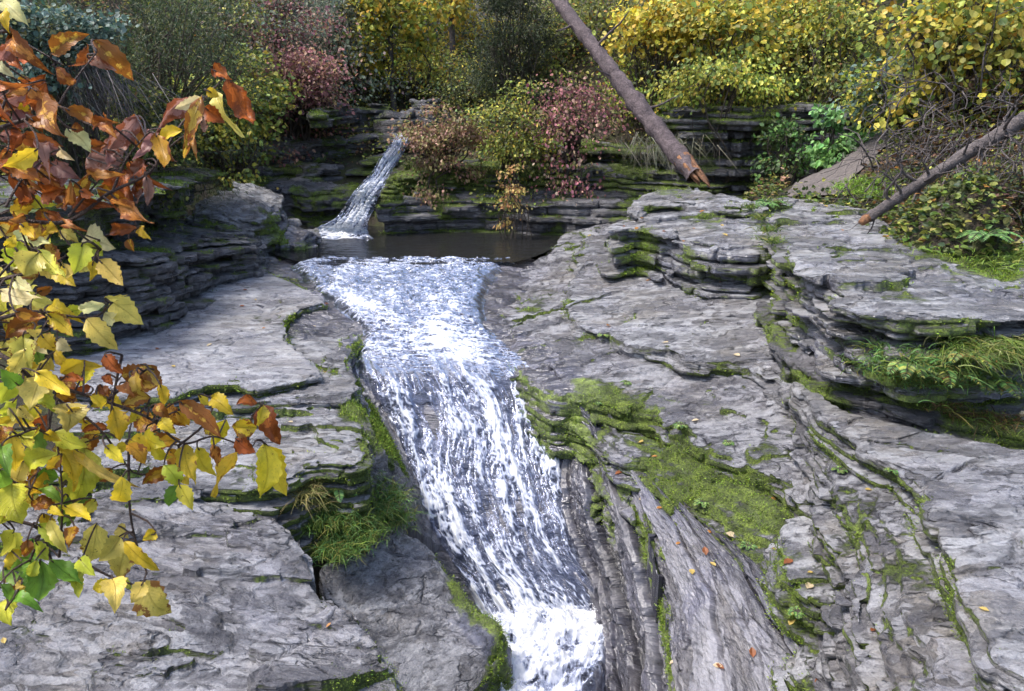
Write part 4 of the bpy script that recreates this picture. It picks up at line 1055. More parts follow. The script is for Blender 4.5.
RED = [(.46, .19, .21, 3), (.36, .14, .16, 2), (.50, .33, .24, 2), (.28, .25, .09, 1.6)]
GRN = [(.13, .28, .08, 2), (.20, .36, .10, 2), (.08, .17, .05, 2)]
GREY = [(0.21, 0.255, 0.18, 2), (0.3, 0.3, 0.225, 1), (0.135, 0.18, 0.135, 2), (0.39, 0.3, 0.255, 0.7)]
BRN = [(.10, .06, .035, 2), (.17, .09, .04, 2), (.06, .045, .03, 2), (.28, .17, .06, .6)]
GRASS = [(.12, .20, .035, 2), (.20, .26, .05, 2), (.07, .12, .025, 2), (.30, .28, .08, .8)]

shrub('evergreen_shrub', 'dark green evergreen shrub at the top left above the dark cliff', 'shrub', 165, 55, 11.5, 85, 62, 9000, .085, DGR, 1, 'needle', .2, 60, .22, lowf=.15, base=(-5.6, 12.2, -.95))
shrub('evergreen_shrub', 'dark evergreen shrub filling the top left corner behind the copper leaves', 'shrub', 45, 75, 10.2, 85, 85, 9000, .085, DGR, 2, 'needle', .2, 60, .22)
shrub('leafy_shrub', 'blue green small leaved shrub at the top left edge', 'shrub', 55, 28, 9.6, 45, 34, 1500, .075, BLU, 3, 'round', .4, 24, .26)
shrub('leafy_shrub', 'pale yellow green leafy shrub left of the pink shrub', 'shrub', 225, 102, 14.4, 52, 38, 2600, .10, YGR, 4, 'round', .5, 30, .25, lowf=.15)
shrub('leafy_shrub', 'olive shrub hanging over the left cliff edge', 'shrub', 145, 128, 10.8, 60, 32, 2000, .08, OLV + DGR, 5, 'ovate', .6, 28, .25, lowf=.1, base=(-5.1, 11.0, -1.0), stems=False)
shrub('pink_shrub', 'pink and mauve leaved shrub above the rock steps', 'shrub', 292, 80, 16.2, 48, 38, 3200, .095, PNK, 6, 'ovate', .5, 34, .28, lowf=.12)
shrub('pink_shrub', 'dusky mauve shrub high on the slope above the pink shrub', 'shrub', 275, 28, 17, 50, 34, 2600, .10, PNK + GREY, 7, 'ovate', .5, 30, .26)
shrub('leafy_shrub', 'grey green shrub on the far slope left of the golden tree', 'shrub', 335, 38, 19, 55, 45, 2800, .11, GREY, 8, 'ovate', .5, 34, .26)
shrub('leafy_shrub', 'dull green shrub on the slope at the top behind the evergreen', 'shrub', 215, 20, 15.5, 60, 35, 2400, .10, GREY + OLV, 9, 'ovate', .5, 30, .26)
shrub('evergreen_shrub', 'dark conifer on the bank left of the leaning log', 'shrub', 512, 40, 16.6, 40, 60, 8000, .11, [(.03, .045, .025, 3), (.05, .07, .03, 2), (.08, .09, .04, 1)], 10, 'needle', .3, 44, .22)
shrub('leafy_shrub', 'olive shrub on the bank behind the upper end of the leaning log', 'shrub', 590, 40, 17.5, 60, 50, 2800, .10, OLV, 11, 'ovate', .5, 34, .25)
shrub('tan_shrub', 'dull reddish tan shrub drooping over the ledge beside the upper waterfall', 'shrub', 446, 138, 14.4, 38, 26, 1900, .085, TANR, 12, 'ovate', .8, 28, .26, lowf=.25, base=(-1.2, 14.7, -1.17))
shrub('leafy_shrub', 'yellow green shrub on the ledge left of the red shrub', 'shrub', 512, 132, 14.2, 44, 38, 2300, .08, YGR + OLV, 13, 'ovate', .7, 30, .26, lowf=.25, base=(0., 14.6, -1.16))
shrub('red_shrub', 'crimson leaved shrub beside the middle of the leaning log', 'shrub', 574, 112, 14.2, 33, 36, 1000, .085, RED, 14, 'ovate', .9, 30, .40, lowf=.2, base=(1.08, 14.6, -.80))
shrub('trailing_shrub', 'small pale yellow plant trailing down the face of the pool ledge', 'plant', 512, 182, 13.2, 12, 20, 160, .08, [(.55, .42, .14, 1), (.45, .25, .12, 1)], 15, 'ovate', .9, 9, .3)
shrub('yellow_maple', 'bright yellow leaved shrub right beside the leaning log at the top', 'shrub', 662, 24, 15.4, 44, 30, 1100, .12, YEL, 16, 'round', .7, 34, .30, lowf=.12)
shrub('yellow_maple', 'golden shrub in the middle above the dark back cliff', 'shrub', 725, 34, 14.7, 46, 34, 1200, .125, YEL + YGR, 116, 'round', .7, 34, .30, lowf=.12)
shrub('leafy_shrub', 'green and gold shrub at the top between the two yellow ones', 'shrub', 790, 18, 16.0, 55, 36, 1500, .12, YGR + YEL, 117, 'round', .7, 34, .32, lowf=.12)
shrub('leafy_shrub', 'olive shrub low on the bank behind the middle of the leaning log', 'shrub', 640, 88, 15.6, 40, 26, 1100, .09, OLV + YGR, 118, 'ovate', .7, 26, .32)
shrub('golden_shrub', 'golden shrub on the far bank above the top of the upper waterfall', 'shrub', 418, 62, 19.5, 50, 30, 1500, .10, YEL + YGR, 119, 'ovate', .6, 30, .34, lowf=.2)
shrub('leafy_shrub', 'dark olive shrub behind the boulders at the head of the upper waterfall', 'shrub', 468, 84, 17.5, 34, 26, 1300, .085, DGR + OLV, 120, 'ovate', .6, 26, .32)
shrub('leafy_shrub', 'grey green bush far back in the gap above the waterfall', 'shrub', 385, 24, 24, 60, 34, 1800, .12, GREY + DGR, 121, 'ovate', .6, 34, .32)
shrub('golden_shrub', 'pale gold bush far back right of the gap above the waterfall', 'shrub', 478, 22, 23, 44, 34, 1500, .12, YEL + GREY, 122, 'ovate', .6, 30, .34)
shrub('leafy_shrub', 'green and yellow shrub drooping over the dark cliff behind the log', 'shrub', 722, 84, 14.2, 62, 26, 1700, .10, YGR, 17, 'ovate', .9, 26, .26, lowf=.05)
shrub('leafy_shrub', 'olive green shrub right of the bright yellow one', 'shrub', 815, 60, 14.7, 75, 48, 2700, .105, OLV + YGR, 18, 'ovate', .8, 38, .25, lowf=.05)
shrub('leafy_shrub', 'broad leaved green plant standing beside the dirt path', 'plant', 838, 148, 12.4, 24, 20, 320, .14, GRN, 19, 'ovate', .7, 14, .3)
shrub('leafy_shrub', 'small bright green plant above the broad leaved one', 'plant', 828, 112, 12.6, 12, 12, 120, .12, [(.30, .52, .22, 1), (.15, .32, .10, 1)], 20, 'ovate', .7, 7, .3)
shrub('leafy_shrub', 'dark green plants in front of the dark cliff right of the log', 'plant', 785, 148, 12.9, 24, 22, 500, .10, GRN + DGR, 21, 'ovate', .6, 18, .28)
shrub('leafy_shrub', 'pale green shrub behind the dead twigs on the right', 'shrub', 905, 88, 11.6, 52, 46, 2100, .10, YGR + BLU, 22, 'ovate', .7, 34, .25)
shrub('yellow_maple', 'golden leaved shrub in the top right corner', 'shrub', 975, 22, 10.6, 78, 44, 1700, .115, YEL + YGR, 23, 'round', .7, 50, .28, lowf=.12)
shrub('leafy_shrub', 'mixed green and rust shrub at the right edge above the dead log', 'shrub', 992, 120, 10.2, 48, 42, 1700, .09, YGR + BRN, 24, 'ovate', .7, 30, .26)
shrub('leafy_shrub', 'dark leafy undergrowth under the dead log at the right edge', 'shrub', 975, 200, 8.8, 75, 42, 3000, .065, DGR + BRN + OLV, 25, 'ovate', .5, 26, .27)

def tree(name, label, px, py_base_Y, r0, ht, seed, palette, n, size, lean=(0, 0), crown=None, group='trees on the far slope'):
    rs = np.random.RandomState(seed); y = py_base_Y
    x = (px - 512) / FPX * y * 1.0
    b = np.array([x, y, float(ground_z(x, y)) - .1])
    t = empty(name, b, label, 'tree', group)
    mb = MB(); pth = wander((0, 0, 0), (lean[0], lean[1], ht), 14, .015, rs)
    mb.tube(pth, np.linspace(r0, r0 * .45, 14), 12, .05, seed)
    tips = []
    for i in range(16):
        f = rs.uniform(.25, 1.); s = pth[int(f * 13)]
        a = rs.uniform(0, 2 * PI); L = ht * rs.uniform(.12, .30)
        e = s + np.array([math.cos(a) * L, math.sin(a) * L, L * rs.uniform(-.1, .5)])
        mb.tube(wander(s, e, 6, .05, rs), np.linspace(r0 * .3, r0 * .06, 6), 6); tips.append((s, e))
    mb.build('trunk', M_GREYBARK, t)
    k = rs.randint(len(tips), size=n); f = rs.uniform(.35, 1.1, n)[:, None]
    S = np.array([q[0] for q in tips]); E = np.array([q[1] for q in tips])
    pos = S[k] + (E[k] - S[k]) * f + rs.normal(size=(n, 3)) * ht * .045
    link('crown', leaves_mesh('crown', pos, rs.normal(size=(n, 3)) + np.array([0, 0, -.5]), size * rs.uniform(.6, 1.3, n), pal(rs, palette, n), 'ovate', seed, .5), M_LEAF, t)
    return t
tree('birch_tree', 'slender golden leaved tree beyond the upper waterfall', 400, 19, .07, 4.2, 31, YEL + YGR, 4200, .12)
tree('birch_tree', 'second golden tree right of the slender one beyond the waterfall', 455, 21, .08, 4.6, 32, YEL, 3600, .12)
tree('spruce_tree', 'grey trunked tree at the top left of centre beyond the mauve shrub', 352, 24, .16, 8, 33, GREY + DGR, 4200, .14)
tree('spruce_tree', 'dark trunk rising behind the golden tree at the top centre', 437, 27, .17, 9, 34, GREY + OLV, 3200, .15)
tree('spruce_tree', 'thick grey trunk behind the olive shrub at the top right', 884, 14.8, .17, 7, 35, OLV + DGR, 2600, .12)
tree('spruce_tree', 'grey trunk among the bushes behind the yellow shrub', 752, 17.5, .12, 7, 36, OLV + YEL, 2600, .12)
tree('spruce_tree', 'dim trunk on the left slope behind the evergreen shrubs', 245, 21, .15, 8, 37, DGR + GREY, 4200, .13)
tree('spruce_tree', 'far tree on the left skyline above the blue green shrub', 120, 17, .15, 7, 38, DGR, 4500, .12)
tree('spruce_tree', 'shadowy tree behind the leaning log at the top', 620, 21, .14, 8, 39, OLV + DGR, 4000, .13)

# low growth that covers the slopes
def undergrowth():
    rs = np.random.RandomState(41); n = 190000
    y = 6.5 * (30 / 6.5) ** rs.rand(n); x = rs.uniform(-.72, .72, n) * y
    z = ground_z(x, y)
    d = y * CP - z * SP; sx = np.abs(512 + FPX * x / d - 512) < 640
    keep = (z > -1.75 + .03 * y) & sx & ~((np.abs(x) < 5.6) & (y < 12.6) & (x < 3.0))
    px = 512 + FPX * x / d; py = 345.5 - FPX * (y * SP + z * CP) / d
    path = poly_sd(px, py, [(782, 196), (795, 184), (866, 138), (895, 138), (884, 152), (850, 192)]) < 3
    keep &= ~path
    x, y, z = x[keep], y[keep], z[keep]; n = len(x)
    m = fbm(x * .8, y * .8, 77, 3)
    h = np.abs(rs.normal(size=n)) * (.13 + .22 * np.clip(m, -.4, 1)) * np.clip((y - 6) / 8, .35, 1.6)
    p = np.stack([x, y, z + .03 + h], 1)
    c1 = pal(rs, OLV + DGR + GRASS, n); c2 = pal(rs, BRN + TANR, n); c3 = pal(rs, YGR, n)
    c = np.where((fbm(x * .6, y * .6, 78, 3) > .12)[:, None], c2, c1); c = np.where(((h > .22) & (rs.rand(n) > .4))[:, None], c3, c)
    dr = rs.normal(size=(n, 3)); dr[:, 2] = np.abs(dr[:, 2]) * .4 - .2
    o = link('undergrowth', leaves_mesh('undergrowth', p, dr, rs.uniform(.035, .085, n), c, 'ovate', 42, .6), M_LEAF); tag(o, kind='stuff')
undergrowth()

# dirt path
def build_path():
    Lp = [(780, 198), (792, 190), (815, 176), (842, 158), (866, 142), (884, 128)]; Rp = [(852, 198), (846, 187), (862, 172), (878, 156), (890, 144), (904, 128)]
    L = catmull([G(*q) for q in Lp], 60); Rr = catmull([G(*q) for q in Rp], 60)
    s = np.linspace(0, 1, 24)
    V = L[:, None] * (1 - s[None, :, None]) + Rr[:, None] * s[None, :, None]
    V[..., 2] = ground_z(V[..., 0], V[..., 1]) + .06 + .03 * fbm(V[..., 0] * 4, V[..., 1] * 4, 91, 3) - .03 * np.abs(s - .5)[None] * 2
    k = NT('path_dirt'); v = k.obj(); n = k.noise(v, 14., 6., .7)
    c = k.ramp(n, [(.3, (.06, .052, .05)), (.6, (.125, .108, .105)), (.75, (.20, .15, .11))])
    b = k.n('ShaderNodeBump', inp={'Strength': .8, 'Distance': .03, 'Height': n})
    p = k.n('ShaderNodeBsdfPrincipled', inp={'Base Color': c, 'Roughness': .9, 'Normal': b.outputs[0]}); k.l(p.outputs[0], k.out.inputs[0])
    me = mesh_np('path', V.reshape(-1, 3), grid_faces(60, 24), 4)
    if vnormals(me)[:, 2].mean() < 0: me.flip_normals()
    tag(link('path', me, k.m), kind='structure')
build_path()

# grassy patches
def gpts(lst): return [G(x, y) + np.array([0, 0, .02]) for x, y in lst]
grass('grass_patch', 'bright green grass patch between the path and the dead log', gpts([(850, 192), (862, 188), (875, 186), (888, 188), (880, 196), (866, 196), (894, 198)]), 1500, .16, [(.20, .34, .05, 2), (.28, .40, .07, 2), (.12, .22, .04, 1)], 51, spread=.12, cat='grass')
grass('grass_patch', 'green grass patch at the right edge on top of the biggest block', [seat(x, y) for x, y in [(935, 246), (955, 244), (975, 250), (990, 244), (1005, 250), (1020, 255), (965, 238), (1015, 262), (985, 258)]], 1900, .12, [(.20, .30, .05, 2), (.28, .36, .07, 2), (.12, .2, .04, 1)], 52, spread=.13, cat='grass')
# big tuft left of the falls
tb = [P(x, y, z) for x, y, z in [(330, 500, -2.92), (345, 520, -3.0), (360, 535, -3.1), (372, 510, -3.05), (385, 500, -3.1), (352, 480, -2.85), (322, 520, -2.98), (392, 520, -3.2), (340, 550, -3.12), (366, 490, -2.95)]]
grass('grass_tuft', 'thick tuft of long green grass beside the falls on the left bank', tb, 7500, .17, GRASS + GRN + GRASS, 53, lean=(.05, -.10, 0), width=.0030, spread=.08, up=1.5)
grass('grass_tuft', 'small straw coloured grass clump at the left end of the thick tuft', [P(x, y, z) for x, y, z in [(308, 482, -2.72), (318, 500, -2.85), (304, 496, -2.75)]], 500, .16, [(.36, .32, .12, 2), (.2, .22, .06, 1)], 54, lean=(.1, -.25, 0), width=.003, spread=.05)
fern('broad_leaf_plant', 'small leafy plant growing out of the thick grass tuft', P(338, 490, -2.80), 9, .17, GRN, 55, cat='plant')
# plants on the face of the biggest block
for i, (x, y, z, n, L, lab) in enumerate([(905, 368, -1.90, 9, .24, 'green fern on the face of the biggest block, leftmost'), (942, 372, -1.90, 10, .26, 'green fern on the face of the biggest block, middle'), (985, 385, -1.90, 10, .26, 'green fern on the face of the biggest block, lowest'), (965, 355, -1.75, 8, .24, 'green fern on the face of the biggest block, highest')]):
    fern('fern', lab, seat(x, y), n, L, GRN + OLV, 60 + i, group='ferns on the biggest block')
grass('grass_tuft', 'drooping pale grass on the face of the biggest block at the right edge', [seat(x, y) for x, y in [(965, 350), (985, 345), (1005, 350), (1018, 360)]], 1200, .24, GRASS + [(.3, .3, .12, 1)], 65, lean=(0, -.5, 0), width=.004, spread=.09)
grass('grass_tuft', 'grass hanging over the lowest strata step at the right edge', [seat(x, y) for x, y in [(940, 408), (960, 412), (985, 416), (1010, 420)]], 600, .13, GRASS + BRN, 66, lean=(0, -.5, 0), width=.003, spread=.06)
fern('fern', 'small green fern in the crevice between the two big right hand blocks', seat(765, 205), 9, .26, GRN, 67)
grass('grass_tuft', 'grass growing down the crevice between the two right hand blocks', [seat(x, y) for x, y in [(752, 205), (760, 215), (766, 228), (770, 240), (775, 200)]], 800, .13, GRASS, 68, spread=.06, width=.004)
fern('broad_leaf_plant', 'low leafy plant at the right edge by the grass on the block top', P(985, 238, -1.12), 9, .3, GRN, 69, cat='plant')
grass('grass_tuft', 'short green grass and moss growing along the lower face of the biggest block', [seat(x, y) for x, y in [(880, 350), (900, 362), (920, 355), (935, 370), (955, 380), (890, 375), (975, 372), (1000, 385), (915, 385), (870, 362)]], 1500, .12, GRASS + GRN, 168, lean=(0, -.35, 0), width=.0035, spread=.09)
# little plants on the mossy steps
for i, (x, y, z, lab) in enumerate([(597, 402, -2.45, 'pale green sprig at the upper end of the mossy steps'), (625, 380, -2.38, 'bright sprig on the front lip of the broad bench'), (678, 425, -2.48, 'sprig in the middle of the long mossy step'), (730, 440, -2.48, 'sprig near the right end of the long mossy step'), (745, 545, -2.70, 'bright sprig on the lower green mossy step'), (700, 500, -2.66, 'sprig in the bright moss above the steep slab'), (838, 468, -2.1, 'pale sprig on the mossy edge of the narrow shelf'), (795, 610, -2.62, 'sprig at the foot of the surrounded fractured block'), (600, 338, -2.08, 'small green sprig in the step of the thin plate'), (890, 470, -2.02, 'sprig in the joint beside the corner slab')]):
    fern('moss_sprig', lab, seat(x, y), 6 + i % 4, .06 + .012 * (i % 3), GRN + [(.35, .42, .12, 2)], 70 + i, lean=(0, -.1, 0), cat='plant', group='sprigs on the mossy steps')

# hanging dry roots at the left
grass('hanging_roots', 'grey dry roots hanging below the evergreen shrubs at the left', [PY(x, y, 9.6) for x, y in [(75, 66), (90, 64), (105, 70), (118, 78), (82, 72), (65, 80)]], 220, .5, [(.16, .14, .15, 2), (.08, .07, .07, 1), (.24, .21, .2, 1)], 81, lean=(.45, -.2, -.5), width=.003, spread=.18, cat='roots', up=-.5, mat=M_LEAF)
grass('dry_grass', 'dry grass hanging on the bank behind the foot of the leaning log', [PY(x, y, 13.6) for x, y in [(640, 140), (665, 138), (690, 142), (650, 150)]], 260, .3, [(.20, .20, .14, 2), (.12, .12, .07, 2), (.3, .28, .2, 1)], 82, lean=(.1, -.3, -.5), width=.006, spread=.2, cat='grass', up=-.4)

# ------------------------------------------------------------------ logs
def leaning_log():
    rs = np.random.RandomState(91)
    a = np.array(PY(705, 188, 11.25)); b = np.array(PY(540, -22, 14.2))
    t = empty('leaning_log', a, 'long dead log leaning from the bank down to the pale block', 'log')
    n = 60; p = wander(a, b, n, .004, rs) - a
    rad = np.interp(np.linspace(0, 1, n), [0, .15, .5, 1], [.135, .128, .112, .088])
    i0 = 6
    mb = MB(); mb.tube(p[i0 - 3:], rad[i0 - 3:] * (1 + .08 * rs.normal(size=n - i0 + 3)), 20, .07, 3)
    V, F = np.concatenate(mb.v), np.concatenate(mb.f)
    link('bark', mesh_np('bark', V, F, 4), M_BARK, t)
    # splintered end: long wooden splinters of unequal length
    m2 = MB(); ax = p[0] - p[i0]; ax /= np.linalg.norm(ax)
    e1 = np.cross(ax, [0, 1, 0]); e1 /= np.linalg.norm(e1); e2 = np.cross(ax, e1)
    for k in range(34):
        ang = rs.uniform(0, 2 * PI); rr = .115 * math.sqrt(rs.rand())
        s = p[i0] + (e1 * math.cos(ang) + e2 * math.sin(ang)) * rr - ax * .1
        L = np.linalg.norm(p[0] - p[i0]) * (rs.uniform(.25, .9) + .25 * math.cos(ang - 1.0))
        e = s + ax * (L + .1) - (e1 * math.cos(ang) + e2 * math.sin(ang)) * rr * .12
        m2.tube(wander(s, e, 6, .01, rs), np.array([.034, .036, .034, .030, .022, .008]) * rs.uniform(.6, 1.3), 6, .16, k)
    m2.build('broken_end', M_WOOD, t)
    for f, L, q in ((.35, .5, (1, -.3, .4)), (.5, .4, (-.8, -.4, .3)), (.62, .7, (.6, -.4, .8)), (.78, .5, (-.5, -.5, -.4)), (.3, .3, (.3, -.8, -.6))):
        s = p[int(f * (n - 1))]; m3 = MB(); m3.tube(wander(s, s + np.array(q) * L, 6, .06, rs), np.linspace(.025, .006, 6), 6); m3.build('branch_stub', M_BARK, t)
leaning_log()
def dead_log():
    rs = np.random.RandomState(93)
    a = np.array(P(868, 218, -1.10)); b = np.array(PY(1045, 106, a[1] + .5))
    t = empty('dead_log', a, 'thin dead log with bare twigs slanting up to the right edge', 'log')
    n = 40; p = wander(a, b, n, .006, rs) - a; rad = np.linspace(.045, .075, n) * (1 + .07 * rs.normal(size=n))
    mb = MB(); mb.tube(p, rad, 14, .07, 4); V, F = np.concatenate(mb.v), np.concatenate(mb.f); link('trunk', mesh_np('trunk', V, F, 4), M_GREYBARK, t)
    m = MB(); ax = p[1] - p[0]; ax /= np.linalg.norm(ax); m.tube([p[0] - ax * .09, p[0] - ax * .03, p[0] + ax * .02], [.035, .047, .046], 6, .1, 2); m.build('cut_end', M_WOOD, t)
    for k in range(26):
        f = rs.uniform(.12, .95); s = p[int(f * (n - 1))]; tw = MB()
        dn = np.array([rs.uniform(-.8, .4), rs.uniform(-.7, .1), rs.uniform(-1., .9)]); L = rs.uniform(.3, .8)
        e = s + dn * L; q = wander(s, e, 9, .10, rs); tw.tube(q, np.linspace(.017, .004, 9), 6)
        for _ in range(4):
            j = rs.randint(3, 8); tw.tube(wander(q[j], q[j] + (dn + rs.normal(size=3) * .7) * L * .4, 5, .1, rs), np.linspace(.006, .002, 5), 6)
        tw.build('twig', M_GREYBARK, t)
dead_log()
def brambles():
    for i, (x, y, Y, rx, ry, lab) in enumerate([(950, 95, 9.9, 70, 55, 'tangle of bare grey twigs in front of the right hand shrubs'), (905, 165, 9.6, 45, 35, 'low tangle of bare twigs beside the grass patch and dead log'), (985, 190, 8.6, 50, 40, 'tangle of dead twigs under the dead log')]):
        rs = np.random.RandomState(101 + i); c = np.array(PY(x, y, Y)); mb = MB(); k = Y / FPX
        for _ in range(46):
            s = c + np.array([rs.uniform(-1, 1) * rx * k, rs.uniform(-.4, .4), rs.uniform(-1, .3) * ry * k])
            e = s + np.array([rs.normal() * .5, rs.normal() * .3, rs.normal() * .35 + .1])
            q = wander(s, e, 8, .12, rs); mb.tube(q - c, np.linspace(.011, .003, 8), 6)
            for _ in range(3):
                j = rs.randint(2, 7); mb.tube(wander(q[j], q[j] + rs.normal(size=3) * .22, 4, .1, rs) - c, np.linspace(.005, .002, 4), 6)
        o = mb.build('bare_twigs', M_GREYBARK); o.location = c; tag(o, lab, 'twigs')
brambles()

# ------------------------------------------------------------------ moss tufts on the rock, fallen leaves
def moss_fuzz():
    rs = np.random.RandomState(111); PP = []; NN = []
    for co, Q, mo, nrm, o in ROCK_TRIS:
        d = np.linalg.norm(co, axis=1)
        w = np.clip(mo - .56, 0, .4) * (nrm[:, 2] > -.1)
        idx = np.where((w > 0) & (d < 16))[0]
        if not len(idx): continue
        n = min(int(len(idx) * .9), 16000)
        j = rs.choice(idx, n, p=w[idx] / w[idx].sum()); PP.append(co[j]); NN.append(nrm[j])
    p = np.concatenate(PP); nn = np.concatenate(NN); n = len(p)
    p = p + rs.normal(size=(n, 3)) * .012
    dr = nn + rs.normal(size=(n, 3)) * .55 + np.array([0, 0, .3])
    c = pal(rs, [(.18, .27, .03, 3), (.29, .40, .05, 2), (.09, .13, .02, 2), (.26, .40, .06, 1)], n, .3)
    o = link('moss', leaves_mesh('moss', p, dr, rs.uniform(.008, .022, n) * np.clip(np.linalg.norm(p, axis=1) / 6, .7, 1.6), c, 'narrow', 112, .3), M_LEAF); tag(o, kind='stuff')
moss_fuzz()

def fallen_leaves():
    rs = np.random.RandomState(121); cand = []
    for co, Q, mo, nrm, o in ROCK_TRIS:
        if o.name.startswith(('rock_bench', 'rock_plate', 'rock_slab', 'rock_shelf', 'pale_slab', 'rock_block', 'steep_slab', 'mossy_step', 'rock_step')):
            ok = np.where((nrm[:, 2] > .9) & (co[:, 1] < 12))[0]
            if len(ok): cand.append((co[ok], nrm[ok], len(ok)))
    protos = []
    for k, cpal in enumerate([(.45, .20, .05), (.28, .10, .04), (.55, .40, .12), (.62, .50, .32)]):
        T = np.array([[0, -.5, .02], [-.26, -.2, .10], [-.30, .12, .14], [0, .5, .03], [.30, .12, .12], [.26, -.2, .12], [0, 0, 0.]])
        F = np.array([[0, 6, 2, 1], [6, 3, 2, 2], [0, 5, 4, 6], [6, 4, 3, 3]])
        me = bpy.data.meshes.new('fallen_leaf'); me.from_pydata([tuple(v) for v in T * .055], [], [[0, 6, 2, 1], [6, 3, 2], [0, 5, 4, 6], [6, 4, 3]]); me.update()
        set_attr(me, 'col', np.tile(np.array(cpal), (7, 1))); me.materials.append(M_LEAF); protos.append(me)
    for i in range(270):
        co, nrm, _ = cand[rs.randint(len(cand))]; j = rs.randint(len(co))
        o = bpy.data.objects.new('fallen_leaf', protos[rs.randint(4)]); COL.objects.link(o)
        o.location = Vector(co[j] + nrm[j] * .004)
        q = Vector(nrm[j]).to_track_quat('Z', 'Y'); o.rotation_mode = 'QUATERNION'
        from mathutils import Quaternion
        o.rotation_quaternion = q @ Quaternion((0, 0, 1), rs.uniform(0, 6.28)) @ Quaternion((1, 0, 0), rs.normal() * .15)
        s = rs.uniform(.6, 1.5); o.scale = (s, s, s)
        tag(o, 'small dry fallen leaf lying on the grey slate', 'leaf', 'fallen leaves on the rocks')
fallen_leaves()
# ------------------------------------------------------------------ sapling at the left edge, close to the eye
M_NEARLEAF = m_leaf('autumn_leaf',   .42, .42, veins=True, gloss=.4)
M_TWIG = m_bark('twig_bark', (.16, .095, .07), (.04, .022, .02), 60., .55)
LC = {'y': ((.88, .70, .15), .12), 'Y': ((.88, .62, .04), .22), 'p': ((.88, .78, .36), .06), 'v': ((.66, .66, .06), .06), 'g': ((.20, .36, .045), .0),
      'o': ((.72, .36, .03), .62), 'c': ((.64, .27, .055), .66), 'r': ((.54, .15, .03), .50), 'm': ((.40, .21, .17), .42), 'a': ((.70, .42, .06), .85)}
# base x, base y, tip x, tip y, width (picture units at arm's length), kind
LEAVES_TOP = """0 2 28 27 18 p;0 15 10 33 13 Y;12 35 53 74 17 c;16 42 0 60 15 m;0 62 14 77 9 p;52 54 90 34 16 a;88 45 68 65 10 c;93 39 134 82 19 a;88 58 116 72 9 m;56 68 76 82 12 c;
8 54 24 73 9 r;22 58 42 66 9 r;0 82 36 84 10 r;28 90 5 98 9 c;32 88 60 106 13 c;0 108 23 112 12 c;42 103 64 136 27 a;66 108 93 124 12 a;94 126 119 124 11 c;140 116 95 155 17 m;
67 130 90 153 15 p;70 128 84 130 9 c;20 137 63 146 14 r;38 148 3 168 15 Y;14 165 42 182 18 o;10 175 26 196 11 r;40 150 50 181 11 m;55 166 82 180 14 m;88 172 56 206 12 a;90 176 126 174 11 c;
97 188 131 201 14 o;72 205 115 208 14 r;115 205 151 223 15 c;18 198 57 206 12 v;138 228 112 234 10 r;105 150 103 172 7 m;116 150 115 173 8 m;135 180 137 203 8 m;146 175 147 206 9 m;150 130 134 159 13 m;
200 97 157 134 17 m;203 97 174 109 10 p;202 95 184 158 12 a;192 138 197 159 7 c;214 70 231 78 12 r;229 79 253 124 18 r;215 92 244 137 12 y;205 107 224 123 14 r;206 90 219 97 9 Y;184 130 165 150 13 Y;
157 133 165 169 14 o;148 165 171 190 10 r;150 175 134 196 9 c;200 118 205 131 8 m;135 115 141 151 13 c;0 135 14 142 13 m;30 118 44 132 9 o;4 120 18 130 9 r;60 150 75 160 9 p;70 180 62 196 9 c;
25 215 8 222 9 c;44 212 60 220 8 r;128 160 138 176 9 c;80 190 94 196 8 r;8 150 0 160 8 c;104 120 118 140 12 c;122 130 108 150 12 m;28 185 44 190 9 o;160 150 176 162 9 c"""
LEAVES_MID = """86 236 115 249 24 p;38 252 24 277 25 y;38 250 65 277 14 y;83 242 73 275 19 v;84 243 104 257 14 v;100 260 122 285 17 y;94 262 90 281 10 Y;97 262 80 272 10 y;20 246 0 259 13 y;5 247 16 234 9 Y;
14 279 34 291 11 p;0 290 39 298 14 p;34 287 63 306 14 y;22 302 51 303 9 p;14 311 45 318 11 o;0 294 10 316 11 v;50 304 84 323 13 Y;105 303 78 308 10 p;105 298 127 295 5 y;110 300 143 325 22 y;
104 312 114 322 12 p;86 318 119 351 19 y;48 315 74 337 15 Y;28 332 43 328 9 y;40 334 56 351 15 Y;57 340 73 351 12 p;23 336 31 373 21 y;21 342 0 359 16 y;33 340 49 356 11 p;60 230 80 242 12 y;
55 225 40 236 10 Y;20 224 34 240 11 Y;0 228 14 236 12 y;62 262 66 278 9 y;30 236 50 244 10 p;70 226 86 230 8 c;0 268 10 276 9 y;130 238 136 252 8 o;140 226 150 240 8 Y"""
